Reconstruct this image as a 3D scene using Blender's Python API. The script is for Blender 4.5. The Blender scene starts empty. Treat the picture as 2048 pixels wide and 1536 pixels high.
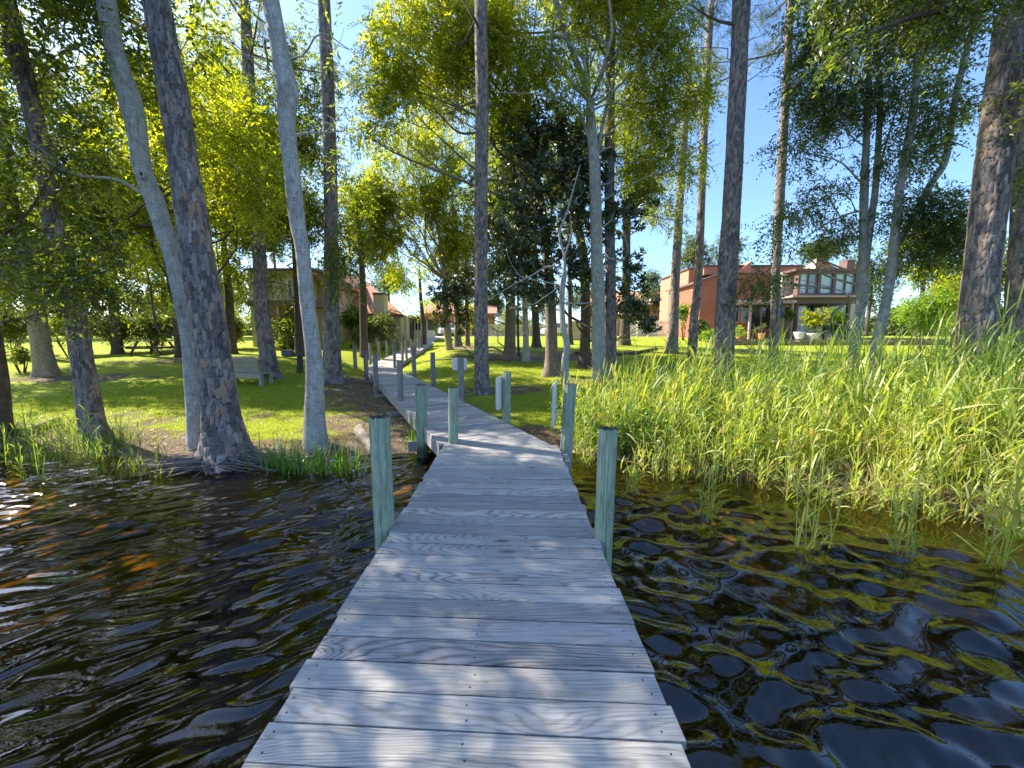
import bpy, math, random
import numpy as np
R = math.radians
rng = np.random.default_rng(7)
random.seed(7)
sc = bpy.context.scene

# ------------------------------------------------------------------ camera, sky, sun, exposure
CAMZ = 1.95
PITCH = 6.9
FPX = 769.0                       # focal length in photo pixels (2048 wide)
cam_d = bpy.data.cameras.new("Camera")
cam = bpy.data.objects.new("Camera", cam_d)
sc.collection.objects.link(cam)
cam.location = (0, 0, CAMZ)
cam.rotation_euler = (R(90 - PITCH), 0, 0)
cam_d.sensor_width = 36.0
cam_d.lens = 36.0 * FPX / 2048.0
cam_d.clip_start = 0.05
cam_d.clip_end = 3000
sc.camera = cam

SUN_EL, SUN_AZ = 42.0, -66.0      # azimuth clockwise from +Y
world = bpy.data.worlds.new("World")
sc.world = world
world.use_nodes = True
wn = world.node_tree
sky = wn.nodes.new("ShaderNodeTexSky")
sky.sky_type = 'NISHITA'
sky.sun_disc = False
sky.sun_elevation = R(SUN_EL)
sky.sun_rotation = R(SUN_AZ)
sky.air_density = 1.0
sky.dust_density = 0.8
sky.ozone_density = 6.5
wn.links.new(sky.outputs[0], wn.nodes["Background"].inputs[0])
wn.nodes["Background"].inputs[1].default_value = 0.13

SUNV = np.array([math.sin(R(SUN_AZ)) * math.cos(R(SUN_EL)), math.cos(R(SUN_AZ)) * math.cos(R(SUN_EL)), math.sin(R(SUN_EL))])
sun_d = bpy.data.lights.new("Sun", 'SUN')
sun_d.energy = 5.0
sun_d.angle = R(0.53)
sun_d.color = (1.0, 0.93, 0.80)
sun = bpy.data.objects.new("Sun", sun_d)
sc.collection.objects.link(sun)
from mathutils import Vector
sun.rotation_euler = Vector(SUNV).to_track_quat('Z', 'Y').to_euler()
sun.location = (-20, 10, 30)

sc.view_settings.view_transform = 'Standard'
sc.view_settings.look = 'None'
sc.view_settings.exposure = 1.5
sc.view_settings.gamma = 1.0
sc.render.engine = 'CYCLES'
cy = sc.cycles
cy.max_bounces = 7
cy.diffuse_bounces = 3
cy.glossy_bounces = 3
cy.transmission_bounces = 4
cy.transparent_max_bounces = 8
cy.caustics_reflective = False
cy.caustics_refractive = False
cy.sample_clamp_indirect = 6.0
cy.use_denoising = True
try:
    cy.denoiser = 'OPENIMAGEDENOISE'
    cy.denoising_input_passes = 'RGB_ALBEDO_NORMAL'
except Exception:
    pass

# ------------------------------------------------------------------ pixel helpers (photo pixel -> world)
ct, st = math.cos(R(PITCH)), math.sin(R(PITCH))
def ray(px, py):
    a = (px - 1024) / FPX
    b = (768 - py) / FPX
    return np.array([a, ct + b * st, -st + b * ct])
def P(px, py, Y):
    d = ray(px, py)
    return np.array([0, 0, CAMZ]) + d * (Y / d[1])
def zc_of(py, Y):
    return Y / ray(1024, py)[1]
def W(wpx, px, py, Y):            # pixel width of a round trunk -> metres
    return wpx * zc_of(py, Y) / FPX / math.sqrt(1 + ((px - 1024) / FPX) ** 2)

# ------------------------------------------------------------------ terrain height
DECK = 0.5
C0 = np.array([-0.2, 5.05]); C1 = np.array([-6.45, 18.7]); C2 = np.array([-7.0, 30.0])
def smooth(e0, e1, x):
    t = np.clip((x - e0) / (e1 - e0), 0, 1)
    return t * t * (3 - 2 * t)
def vnoise(x, y, seed=0):
    xi = np.floor(x).astype(np.int64); yi = np.floor(y).astype(np.int64)
    xf = x - xi; yf = y - yi
    u = xf * xf * (3 - 2 * xf); v = yf * yf * (3 - 2 * yf)
    def h(a, b):
        n = (a * 374761393 + b * 668265263 + seed * 974634777) & 0x7fffffff
        n = ((n ^ (n >> 13)) * 1274126177) & 0x7fffffff
        return ((n ^ (n >> 16)) & 0xffff) / 65535.0
    return (h(xi, yi) * (1 - u) + h(xi + 1, yi) * u) * (1 - v) + (h(xi, yi + 1) * (1 - u) + h(xi + 1, yi + 1) * u) * v
SH_X = [-60, -20, -12, -9, -6.5, -5.2, -4.6, -3.9, -3.2, -2.2, -1.0, 0.8, 1.6, 2.5, 3.5, 4.3, 5.3, 7, 10, 16, 60]
SH_Y = [8.0, 7.2, 6.9, 6.6, 6.15, 5.75, 5.55, 5.6, 6.15, 6.25, 6.5, 6.5, 6.0, 5.6, 5.1, 4.6, 4.0, 3.2, 1.8, 0.5, -6]
LP_Y = [0, 8, 13, 15, 20, 26, 32, 40, 60, 120, 800]
LP_Z = [.2, .2, .3, .5, 1.0, 1.4, 1.75, 2.0, 2.2, 2.3, 2.3]
RP_Y = [0, 8, 11.8, 13.5, 15, 19, 21, 22, 27, 32, 36, 45, 60, 120, 800]
RP_Z = [.2, .2, .25, .37, .5, .76, .95, 1.1, 1.45, 1.7, 1.9, 2.05, 2.2, 2.3, 2.3]
def ground(x, y):
    x = np.asarray(x, float); y = np.asarray(y, float)
    s = y - np.interp(x, SH_X, SH_Y) + 0.25 * (vnoise(x * 1.3, y * 1.3, 3) - .5)
    near = np.interp(s, [-30, -7, -3, -1.2, -.3, 0, .25, 1.0], [-1.3, -.62, -.42, -.26, -.1, -.02, .09, .16])
    w = smooth(-9, -1, x)
    prof = np.interp(y, LP_Y, LP_Z) * (1 - w) + np.interp(y, RP_Y, RP_Z) * w
    z = near + smooth(0.1, 3, s) * np.maximum(prof - .16, 0)
    # hollow along the boardwalk
    d = C1 - C0; L = np.hypot(*d); d = d / L
    t = (x - C0[0]) * d[0] + (y - C0[1]) * d[1]
    dist = np.abs((x - C0[0]) * d[1] - (y - C0[1]) * d[0])
    bx = np.interp(y, [18.7, 30], [C1[0], C2[0]])
    dist = np.where(y > 18.7, np.abs(x - bx), dist)
    dz = np.interp(y, [0, 18.7, 30], [DECK, DECK, 1.42])
    g = np.exp(-(dist / 2.0) ** 2) * smooth(31.5, 29, y) * smooth(5.0, 6.5, y)
    z = z * (1 - g) + np.minimum(z, dz - .33) * g
    land = smooth(0.2, 2, s)
    z = z + land * (0.05 * (vnoise(x * .8, y * .8, 5) - .5) + .025 * (vnoise(x * 2.7, y * 2.7, 9) - .5)) * smooth(60, 30, y)
    return z
def gz(x, y):
    return float(ground(np.array([x]), np.array([y]))[0])
def G(px, py):                     # photo pixel -> point on the ground
    d = ray(px, py)
    for k in range(1, 4000):
        Y = 2.5 + k * 0.02
        p = np.array([0, 0, CAMZ]) + d * (Y / d[1])
        if p[2] <= gz(p[0], p[1]):
            return p
    return p

# ------------------------------------------------------------------ object helpers
def link(o, parent=None):
    sc.collection.objects.link(o)
    if parent is not None:
        o.parent = parent
    return o
def thing(name, label, cat, loc, group=None, rotz=0.0):
    o = bpy.data.objects.new(name, None)
    o.empty_display_size = .2
    o.location = [float(v) for v in loc]
    o.rotation_euler = (0, 0, rotz)
    link(o)
    tag(o, label, cat, group)
    return o
def tag(o, label, cat, group=None, kind=None):
    o["label"] = label; o["category"] = cat
    if group: o["group"] = group
    if kind: o["kind"] = kind
    return o
def np_mesh(name, verts, faces4=None, mats=None, smooth_=False, midx=None, attrs=None, faces3=None, pattrs=None):
    me = bpy.data.meshes.new(name)
    verts = np.asarray(verts, np.float32)
    if faces4 is not None and faces3 is None and pattrs is None:
        u, inv = np.unique(np.asarray(faces4).ravel(), return_inverse=True)
        if len(u) < len(verts): verts = verts[u]; faces4 = inv.reshape(-1, 4)
    n4 = 0 if faces4 is None else len(faces4)
    n3 = 0 if faces3 is None else len(faces3)
    me.vertices.add(len(verts)); me.vertices.foreach_set("co", verts.ravel())
    loops = []
    if n4: loops.append(np.asarray(faces4, np.int32).ravel())
    if n3: loops.append(np.asarray(faces3, np.int32).ravel())
    loops = np.concatenate(loops)
    me.loops.add(len(loops)); me.loops.foreach_set("vertex_index", loops)
    me.polygons.add(n4 + n3)
    start = np.concatenate([np.arange(n4) * 4, n4 * 4 + np.arange(n3) * 3]).astype(np.int32)
    tot = np.concatenate([np.full(n4, 4), np.full(n3, 3)]).astype(np.int32)
    me.polygons.foreach_set("loop_start", start)
    me.polygons.foreach_set("loop_total", tot)
    if midx is not None:
        me.polygons.foreach_set("material_index", np.asarray(midx, np.int32))
    me.polygons.foreach_set("use_smooth", np.full(n4 + n3, bool(smooth_)))
    for m in (mats or []):
        me.materials.append(m)
    for k, v in (attrs or {}).items():
        a = me.attributes.new(k, 'FLOAT', 'FACE'); a.data.foreach_set("value", np.asarray(v, np.float32))
    for k, v in (pattrs or {}).items():
        v = np.asarray(v, np.float32)
        if v.ndim == 2:
            a = me.attributes.new(k, 'FLOAT_VECTOR', 'POINT'); a.data.foreach_set("vector", v.ravel())
        else:
            a = me.attributes.new(k, 'FLOAT', 'POINT'); a.data.foreach_set("value", v)
    me.update(calc_edges=True)
    return me
def wloc(parent):
    o = np.zeros(3)
    while parent is not None: o = o + np.array(parent.location); parent = parent.parent
    return o

class MB:
    """collects polygons with material slots, built in world coordinates"""
    def __init__(s): s.v = []; s.f = []; s.m = []
    def poly(s, pts, m=0):
        i = len(s.v); s.v += [tuple(float(c) for c in p) for p in pts]
        s.f.append(list(range(i, i + len(pts)))); s.m.append(m)
    def box(s, c, size, rz=0.0, m=0, tilt=0.0, bev=0.0):
        c = np.array(c, float); hx, hy, hz = [q / 2 for q in size]
        cr, sr = math.cos(rz), math.sin(rz); ctl, stl = math.cos(tilt), math.sin(tilt)
        def T(x, y, z):
            y, z = y * ctl - z * stl, y * stl + z * ctl
            return (c[0] + x * cr - y * sr, c[1] + x * sr + y * cr, c[2] + z)
        q = [T(x, y, z) for z in (-hz, hz) for x, y in ((-hx, -hy), (hx, -hy), (hx, hy), (-hx, hy))]
        i = len(s.v); s.v += q
        for f in ((3, 2, 1, 0), (4, 5, 6, 7), (0, 1, 5, 4), (1, 2, 6, 5), (2, 3, 7, 6), (3, 0, 4, 7)):
            s.f.append([i + k for k in f]); s.m.append(m)
    def b2(s, x0, x1, y0, y1, z0, z1, m=0):
        s.box(((x0 + x1) / 2, (y0 + y1) / 2, (z0 + z1) / 2), (abs(x1 - x0), abs(y1 - y0), abs(z1 - z0)), 0, m)
    def prism(s, pts2, z0, z1, m=0):          # horizontal polygon extruded up
        n = len(pts2); i = len(s.v)
        s.v += [(float(x), float(y), float(z0)) for x, y in pts2] + [(float(x), float(y), float(z1)) for x, y in pts2]
        s.f.append(list(range(i + n - 1, i - 1, -1))); s.m.append(m)
        s.f.append(list(range(i + n, i + 2 * n))); s.m.append(m)
        for k in range(n):
            s.f.append([i + k, i + (k + 1) % n, i + n + (k + 1) % n, i + n + k]); s.m.append(m)
    def hprism(s, pts, off, m=0):             # any planar polygon pushed along a vector
        n = len(pts); i = len(s.v); off = np.array(off, float)
        s.v += [tuple(map(float, p)) for p in pts] + [tuple(np.array(p, float) + off) for p in pts]
        s.f.append(list(range(i + n - 1, i - 1, -1))); s.m.append(m)
        s.f.append(list(range(i + n, i + 2 * n))); s.m.append(m)
        for k in range(n):
            s.f.append([i + k, i + (k + 1) % n, i + n + (k + 1) % n, i + n + k]); s.m.append(m)
    def tube(s, pts, rad, sides=8, m=0, cap=True):
        pts = np.asarray(pts, float); n = len(pts); i = len(s.v)
        tg = np.gradient(pts, axis=0); tg /= np.linalg.norm(tg, axis=1)[:, None] + 1e-9
        ref = np.array([0, 0, 1.0]) if abs(tg[0][2]) < .8 else np.array([1.0, 0, 0])
        for k in range(n):
            a = np.cross(tg[k], ref); a /= np.linalg.norm(a) + 1e-9; b = np.cross(tg[k], a)
            for j in range(sides):
                t = 2 * math.pi * j / sides
                s.v.append(tuple(pts[k] + rad[k] * (math.cos(t) * a + math.sin(t) * b)))
        for k in range(n - 1):
            for j in range(sides):
                s.f.append([i + k * sides + j, i + k * sides + (j + 1) % sides, i + (k + 1) * sides + (j + 1) % sides, i + (k + 1) * sides + j]); s.m.append(m)
        if cap:
            s.f.append([i + j for j in range(sides)][::-1]); s.m.append(m)
            s.f.append([i + (n - 1) * sides + j for j in range(sides)]); s.m.append(m)
    def build(s, name, mats, parent=None, smooth_=False, bevel=0.0):
        me = bpy.data.meshes.new(name)
        o = wloc(parent)
        me.from_pydata([tuple(np.array(v) - o) for v in s.v], [], s.f)
        if not isinstance(mats, (list, tuple)): mats = [mats]
        for m in mats: me.materials.append(m)
        me.polygons.foreach_set("material_index", np.array(s.m, np.int32))
        me.polygons.foreach_set("use_smooth", np.full(len(s.f), bool(smooth_)))
        me.update()
        ob = bpy.data.objects.new(name, me)
        link(ob, parent)
        if bevel:
            b = ob.modifiers.new("bevel", 'BEVEL'); b.width = bevel; b.segments = 2; b.limit_method = 'ANGLE'
        return ob
def add_np(name, me, parent=None):
    o = bpy.data.objects.new(name, me)
    return link(o, parent)

# ------------------------------------------------------------------ materials
class N:
    def __init__(s, name):
        s.mat = bpy.data.materials.new(name); s.mat.use_nodes = True
        s.t = s.mat.node_tree; s.t.nodes.clear()
        s.out = s.t.nodes.new("ShaderNodeOutputMaterial")
    def n(s, typ, **kw):
        nd = s.t.nodes.new("ShaderNode" + typ)
        for k, v in kw.items():
            if k in ("operation", "blend_type", "data_type", "feature", "attribute_name", "wave_type", "bands_direction", "distribution", "noise_dimensions", "voronoi_dimensions", "use_clamp", "offset_frequency", "wave_profile"):
                setattr(nd, k, v)
        return nd
    def l(s, a, b): s.t.links.new(a, b)
    def put(s, sock, v):
        if hasattr(v, "is_output") or isinstance(v, bpy.types.NodeSocket): s.l(v, sock)
        else:
            if isinstance(v, tuple) and len(v) == 3 and sock.type == 'RGBA': v = (*v, 1)
            sock.default_value = v
    def math(s, op, a, b=None, c=None, clamp=False):
        nd = s.n("Math", operation=op); nd.use_clamp = clamp
        s.put(nd.inputs[0], a)
        if b is not None: s.put(nd.inputs[1], b)
        if c is not None: s.put(nd.inputs[2], c)
        return nd.outputs[0]
    def mix(s, fac, a, b, mode='MIX'):
        nd = s.n("Mix", data_type='RGBA', blend_type=mode)
        s.put(nd.inputs[0], fac); s.put(nd.inputs[6], a); s.put(nd.inputs[7], b)
        return nd.outputs[2]
    def attr(s, name, vec=False):
        nd = s.n("Attribute", attribute_name=name)
        return nd.outputs["Vector"] if vec else nd.outputs["Fac"]
    def pos(s): return s.n("NewGeometry").outputs["Position"]
    def obj(s): return s.n("TexCoord").outputs["Object"]
    def scale(s, vec, sx, sy, sz):
        nd = s.n("Mapping"); s.l(vec, nd.inputs[0]); nd.inputs["Scale"].default_value = (sx, sy, sz)
        return nd.outputs[0]
    def noise(s, vec, sc_, det=4, rough=.55, dist=0, col=False):
        nd = s.n("TexNoise"); s.l(vec, nd.inputs["Vector"])
        nd.inputs["Scale"].default_value = sc_; nd.inputs["Detail"].default_value = det
        nd.inputs["Roughness"].default_value = rough; nd.inputs["Distortion"].default_value = dist
        return nd.outputs["Color" if col else "Fac"]
    def ramp(s, fac, stops):
        nd = s.n("ValToRGB"); s.l(fac, nd.inputs[0]); e = nd.color_ramp.elements
        while len(e) < len(stops): e.new(.5)
        for el, (p, c) in zip(e, stops):
            el.position = p; el.color = (*c, 1) if isinstance(c, tuple) else (c, c, c, 1)
        return nd.outputs[0]
    def sep(s, v):
        nd = s.n("SeparateXYZ"); s.l(v, nd.inputs[0]); return nd.outputs
    def comb(s, x, y, z):
        nd = s.n("CombineXYZ"); s.put(nd.inputs[0], x); s.put(nd.inputs[1], y); s.put(nd.inputs[2], z); return nd.outputs[0]
    def bump(s, h, strength=.5, dist=.01):
        nd = s.n("Bump"); s.l(h, nd.inputs["Height"]); nd.inputs["Strength"].default_value = strength; nd.inputs["Distance"].default_value = dist
        return nd.outputs[0]
    def pbr(s, col, rough=.7, nrm=None, spec=.4, metal=0.0):
        nd = s.n("BsdfPrincipled"); s.put(nd.inputs["Base Color"], col); s.put(nd.inputs["Roughness"], rough)
        nd.inputs["Specular IOR Level"].default_value = spec; nd.inputs["Metallic"].default_value = metal
        if nrm is not None: s.l(nrm, nd.inputs["Normal"])
        s.l(nd.outputs[0], s.out.inputs[0]); return s.mat

def m_plain(name, col, rough=.7, var=.12, sc_=6, bump=.0, spec=.35):
    n = N(name); o = n.pos()
    f = n.noise(o, sc_, 5)
    c = n.mix(n.math('MULTIPLY', f, 1.0), tuple(q * (1 - var * 1.6) for q in col), tuple(min(1, q * (1 + var)) for q in col))
    nr = n.bump(n.noise(o, sc_ * 12, 3), bump, .01) if bump else None
    return n.pbr(c, rough, nr, spec)

def m_leaf(name, dark, mid, light, trans=.45, gloss=.07, rough=.35, dead=None):
    n = N(name)
    v = n.attr("lv")
    stops = [(0.0, dark), (.5, mid), (1.0, light)]
    if dead: stops = [(0.0, dark), (.45, mid), (.9, light), (.97, dead)]
    c = n.ramp(v, stops)
    d = n.n("BsdfDiffuse"); n.l(c, d.inputs[0])
    t = n.n("BsdfTranslucent")
    tc = n.mix(1.0, c, (2.1, 2.0, .55), 'MULTIPLY')
    n.l(tc, t.inputs[0])
    g = n.n("BsdfGlossy"); g.inputs[0].default_value = (1, 1, 1, 1); g.inputs["Roughness"].default_value = rough
    m1 = n.n("MixShader"); m1.inputs[0].default_value = trans; n.l(d.outputs[0], m1.inputs[1]); n.l(t.outputs[0], m1.inputs[2])
    m2 = n.n("MixShader"); m2.inputs[0].default_value = gloss; n.l(m1.outputs[0], m2.inputs[1]); n.l(g.outputs[0], m2.inputs[2])
    n.l(m2.outputs[0], n.out.inputs[0]); return n.mat

def m_pinebark(name, warm=1.0):
    n = N(name); o = n.pos()
    cr = n.attr("crack"); ce = n.attr("cell")
    base = n.ramp(ce, [(0.0, (.12, .105, .10)), (.35, (.21, .185, .175)), (.62, (.29, .26, .25)), (.78, (.33, .28, .245)), (.87, (.44, .26, .16)), (.93, (.38, .32, .28)), (1.0, (.44, .41, .40))])
    f = n.noise(n.scale(o, 1, 1, .6), 45, 5, .65)
    base = n.mix(.75, base, n.ramp(f, [(.25, (.35, .33, .33)), (.75, (1.25, 1.2, 1.18))]), 'MULTIPLY')
    dk = n.ramp(cr, [(0.0, 0.0), (.13, 1.0)])
    c = n.mix(dk, (.028, .021, .018), base)
    h = n.math('ADD', n.math('MULTIPLY', dk, .6), n.math('MULTIPLY', n.noise(n.scale(o, 1, 1, .5), 70, 4, .7), .5))
    return n.pbr(c, .9, n.bump(h, .8, .02), .15)

def m_graybark(name, light, dark, lichen=.5):
    n = N(name); o = n.pos()
    f = n.noise(n.scale(o, 1, 1, .5), 9, 6, .65, .6)
    c = n.ramp(f, [(.3, dark), (.52, tuple((a + b) / 2 for a, b in zip(light, dark))), (.72, light)])
    fis = n.noise(n.scale(o, 1, 1, .12), 60, 4, .7)
    c = n.mix(n.math('MULTIPLY', n.ramp(fis, [(.34, 1.0), (.48, 0.0)]), .8), c, tuple(q * .35 for q in dark))
    band = n.noise(n.scale(o, .6, .6, 3.5), 14, 3, .6)
    c = n.mix(.45, c, n.ramp(band, [(.35, .55), (.6, 1.25)]), 'MULTIPLY')
    lic = n.ramp(n.noise(o, 5.5, 5, .6), [(.54, 0.0), (.62, 1.0)])
    c = n.mix(n.math('MULTIPLY', lic, lichen), c, (.44, .47, .44))
    h = n.math('ADD', fis, n.math('MULTIPLY', band, .5))
    return n.pbr(c, .85, n.bump(h, .6, .015), .2)

def m_wood(name, light, mid, dark, freq=20.0):
    """weathered board with flat-sawn grain; puv = (along, across, random per board)"""
    n = N(name)
    s = n.sep(n.attr("puv", True)); u, v, r = s[0], s[1], s[2]
    r7 = n.math('MULTIPLY', r, 37.0)
    vec = n.comb(n.math('ADD', n.math('MULTIPLY', u, .62), r7), n.math('MULTIPLY', v, 3.2), n.math('MULTIPLY', r, 13.0))
    lf = n.noise(vec, 1.0, 1.5, .4)
    vec2 = n.comb(n.math('ADD', n.math('MULTIPLY', u, 4.0), r7), n.math('MULTIPLY', v, 22.0), r)
    mf = n.noise(vec2, 1.0, 2, .5)
    # knots
    kn = n.n("TexVoronoi", feature='F1'); n.l(n.comb(n.math('ADD', n.math('MULTIPLY', u, 1.15), r7), n.math('ADD', n.math('MULTIPLY', v, 3.4), n.math('MULTIPLY', r, 19.0)), 0.0), kn.inputs["Vector"]); kn.inputs["Scale"].default_value = 1.0
    kd = kn.outputs["Distance"]
    kp = n.math('MULTIPLY', n.math('POWER', 2.718, n.math('MULTIPLY', n.math('MULTIPLY', kd, kd), -38.0)), .55)
    field = n.math('ADD', n.math('ADD', n.math('MULTIPLY', v, 2.2), n.math('MULTIPLY', lf, 1.9)), n.math('ADD', n.math('MULTIPLY', mf, .14), kp))
    ring = n.math('SINE', n.math('MULTIPLY', field, freq * 3.9))
    ring = n.math('MULTIPLY_ADD', ring, .5, .5)
    fib = n.noise(n.comb(n.math('ADD', n.math('MULTIPLY', u, 5.0), r7), n.math('MULTIPLY', v, 260.0), r), 1.0, 3, .6)
    fib2 = n.noise(n.comb(n.math('ADD', n.math('MULTIPLY', u, 1.5), r7), n.math('MULTIPLY', v, 55.0), r), 1.0, 3, .65)
    c = n.ramp(ring, [(0.0, dark), (.28, mid), (.75, light)])
    c = n.mix(n.ramp(n.math('FRACT', n.math('MULTIPLY', r, 53.3)), [(.25, .82), (.8, .35)]), c, mid)
    c = n.mix(.8, c, n.ramp(fib, [(.25, .45), (.5, 1.0), (.8, 1.25)]), 'MULTIPLY')
    c = n.mix(.8, c, n.ramp(fib2, [(.28, .58), (.48, 1.0), (.75, 1.18)]), 'MULTIPLY')
    tone = n.ramp(n.n_white(r) if False else n.math('FRACT', n.math('MULTIPLY', r, 91.7)), [(0.0, (.70, .70, .73)), (.5, (.96, .96, .97)), (1.0, (1.15, 1.12, 1.06))])
    c = n.mix(1.0, c, tone, 'MULTIPLY')
    blot = n.noise(n.comb(n.math('ADD', n.math('MULTIPLY', u, 2.0), r7), n.math('MULTIPLY', v, 7.0), r), 1.0, 4, .6)
    c = n.mix(.55, c, n.ramp(blot, [(.28, (.66, .63, .58)), (.6, (1.06, 1.06, 1.07))]), 'MULTIPLY')
    km = n.math('LESS_THAN', kd, .045)
    kring = n.ramp(kd, [(.03, .25), (.055, .55), (.10, 1.0)])
    c = n.mix(.9, c, kring, 'MULTIPLY')
    # checks (fine dark splits)
    ck = n.noise(n.comb(n.math('ADD', n.math('MULTIPLY', u, 2.2), r7), n.math('MULTIPLY', v, 90.0), r), 1.0, 1, .5)
    cks = n.ramp(ck, [(.20, .35), (.27, 1.0)])
    c = n.mix(.9, c, cks, 'MULTIPLY')
    h = n.math('ADD', n.math('MULTIPLY', ring, .35), n.math('ADD', fib, fib2))
    return n.pbr(c, .78, n.bump(h, .35, .004), .25)

def m_post(name, ca, cb, dark):
    n = N(name); o = n.obj()
    gr = n.attr("groove")
    f = n.noise(n.scale(o, 1, 1, .10), 55, 5, .65)
    c = n.ramp(f, [(.28, dark), (.45, ca), (.70, cb)])
    blot = n.noise(n.scale(o, 1, 1, .4), 7, 5, .6)
    c = n.mix(.7, c, n.ramp(blot, [(.3, (.62, .64, .60)), (.65, (1.15, 1.12, 1.10))]), 'MULTIPLY')
    c = n.mix(n.ramp(gr, [(.0, .85), (.45, 0.0)]), c, tuple(q * .28 for q in dark))
    zz = n.math('ADD', n.sep(n.pos())[2], n.math('MULTIPLY', n.math('SUBTRACT', blot, .5), .5))
    wet = n.ramp(zz, [(.06, 1.0), (.24, 0.0)])
    c = n.mix(n.math('MULTIPLY', wet, .85), c, (.05, .05, .03))
    crk = n.noise(n.scale(o, 1, 1, .05), 34, 2, .6)
    c = n.mix(n.math('MULTIPLY', n.ramp(crk, [(.27, 1.0), (.33, 0.0)]), .8), c, tuple(q * .35 for q in dark))
    h = n.math('ADD', f, n.math('MULTIPLY', gr, .6))
    return n.pbr(c, .85, n.bump(h, .6, .01), .2)

def m_ground():
    n = N("lawn_and_shore"); o = n.pos(); s = n.sep(o)
    fine = n.noise(o, 38, 6, .7)
    med = n.noise(o, 3.2, 5, .6)
    big = n.noise(o, .55, 4, .55)
    lawn = n.ramp(n.math('ADD', n.math('MULTIPLY', fine, .6), n.math('MULTIPLY', med, .4)), [(.3, (.11, .15, .012)), (.5, (.27, .31, .022)), (.72, (.40, .42, .045))])
    dirt = n.ramp(n.math('ADD', n.math('MULTIPLY', n.noise(o, 22, 6, .75), .7), n.math('MULTIPLY', med, .3)), [(.3, (.045, .03, .02)), (.48, (.15, .105, .07)), (.62, (.26, .20, .14)), (.75, (.38, .31, .24))])
    # where the soil shows: near the shore, under the trees, beside the boardwalk
    att = n.attr("bare")
    lit = n.math('ADD', att, n.math('MULTIPLY', n.math('SUBTRACT', n.noise(o, 1.1, 5, .65), .5), 1.9))
    lit = n.math('ADD', lit, n.math('MULTIPLY', n.math('SUBTRACT', fine, .5), .8))
    c = n.mix(n.ramp(lit, [(.42, 0.0), (.58, 1.0)]), lawn, dirt)
    # lake bed: dark tannin muck with sandy patches, sun partly painted into them
    dz = n.math('MULTIPLY_ADD', s[2], 2.2, 1.25, True)
    bed = n.ramp(n.math('ADD', n.noise(o, 1.35, 6, .62, .4), n.math('MULTIPLY_ADD', dz, .34, -.17)), [(.40, (.03, .02, .010)), (.50, (.16, .115, .045)), (.60, (.48, .36, .14)), (.75, (.62, .50, .23))])
    bed = n.mix(.6, bed, n.ramp(n.noise(o, 16, 4, .7), [(.3, .4), (.7, 1.4)]), 'MULTIPLY')
    deep = n.ramp(s[2], [(0.0, 0.0), (1.0, 1.0)])
    dz = n.math('MULTIPLY_ADD', s[2], 2.2, 1.25, True)           # z=-.57 -> 0, z=-.11 -> 1
    bed = n.mix(1.0, bed, n.mix(dz, (.55, .5, .45), (1.0, 1.0, 1.0)), 'MULTIPLY')  # deeper bed darkened in its colour, for light the water absorbs
    under = n.math('LESS_THAN', s[2], n.math('MULTIPLY_ADD', med, .06, -.03))
    c = n.mix(under, c, bed)
    h = n.math('ADD', fine, n.math('MULTIPLY', n.noise(o, 120, 3, .7), .5))
    return n.pbr(c, .95, n.bump(h, .7, .03), .1)

def m_water():
    n = N("tannin_water"); o = n.pos()
    h = n.math('ADD', n.noise(n.scale(o, 1.0, 1.5, 1), 15, 3, .5, .4), n.math('MULTIPLY', n.noise(o, 34, 2, .5), .18))
    nr = n.bump(h, .022, .05)
    fr = n.n("Fresnel"); fr.inputs[0].default_value = 1.7; n.l(nr, fr.inputs["Normal"])
    g = n.n("BsdfGlossy"); g.inputs["Roughness"].default_value = .015; g.inputs[0].default_value = (1, 1, 1, 1); n.l(nr, g.inputs["Normal"])
    t = n.n("BsdfTransparent"); t.inputs[0].default_value = (.74, .55, .215, 1)
    m = n.n("MixShader"); n.l(fr.outputs[0], m.inputs[0]); n.l(t.outputs[0], m.inputs[1]); n.l(g.outputs[0], m.inputs[2])
    n.l(m.outputs[0], n.out.inputs[0]); return n.mat

def m_brick(name, c1, c2, mortar, sx=4.5, sy=13.0, vertical='y'):
    n = N(name); s = n.sep(n.pos())
    b = n.n("TexBrick"); n.l(n.comb(n.math('ADD', s[0], s[1]), s[2], 0.0), b.inputs["Vector"])
    b.inputs["Color1"].default_value = (*c1, 1); b.inputs["Color2"].default_value = (*c2, 1); b.inputs["Mortar"].default_value = (*mortar, 1)
    b.inputs["Scale"].default_value = 1.0; b.inputs["Brick Width"].default_value = .24; b.inputs["Row Height"].default_value = .08; b.inputs["Mortar Size"].default_value = .008
    c = n.mix(.5, b.outputs["Color"], n.ramp(n.noise(n.pos(), 3, 5), [(.3, .75), (.7, 1.2)]), 'MULTIPLY')
    return n.pbr(c, .9, None, .2)

def m_shingle(name, a, b_):
    n = N(name); s = n.sep(n.pos())
    b = n.n("TexBrick"); n.l(n.comb(n.math('ADD', s[0], s[1]), n.math('MULTIPLY', s[2], 1.6), 0.0), b.inputs["Vector"])
    b.inputs["Color1"].default_value = (*a, 1); b.inputs["Color2"].default_value = (*b_, 1); b.inputs["Mortar"].default_value = (*[q * .6 for q in a], 1)
    b.inputs["Brick Width"].default_value = .35; b.inputs["Row Height"].default_value = .2; b.inputs["Mortar Size"].default_value = .012
    c = n.mix(.6, b.outputs["Color"], n.ramp(n.noise(n.pos(), 2.2, 6, .65), [(.3, .78), (.7, 1.18)]), 'MULTIPLY')
    return n.pbr(c, .9, None, .2)

def m_glass(name, col, rough=.06):
    n = N(name); f = n.noise(n.pos(), .7, 3)
    c = n.mix(f, tuple(q * .7 for q in col), col)
    return n.pbr(c, rough, None, .8)

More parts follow.
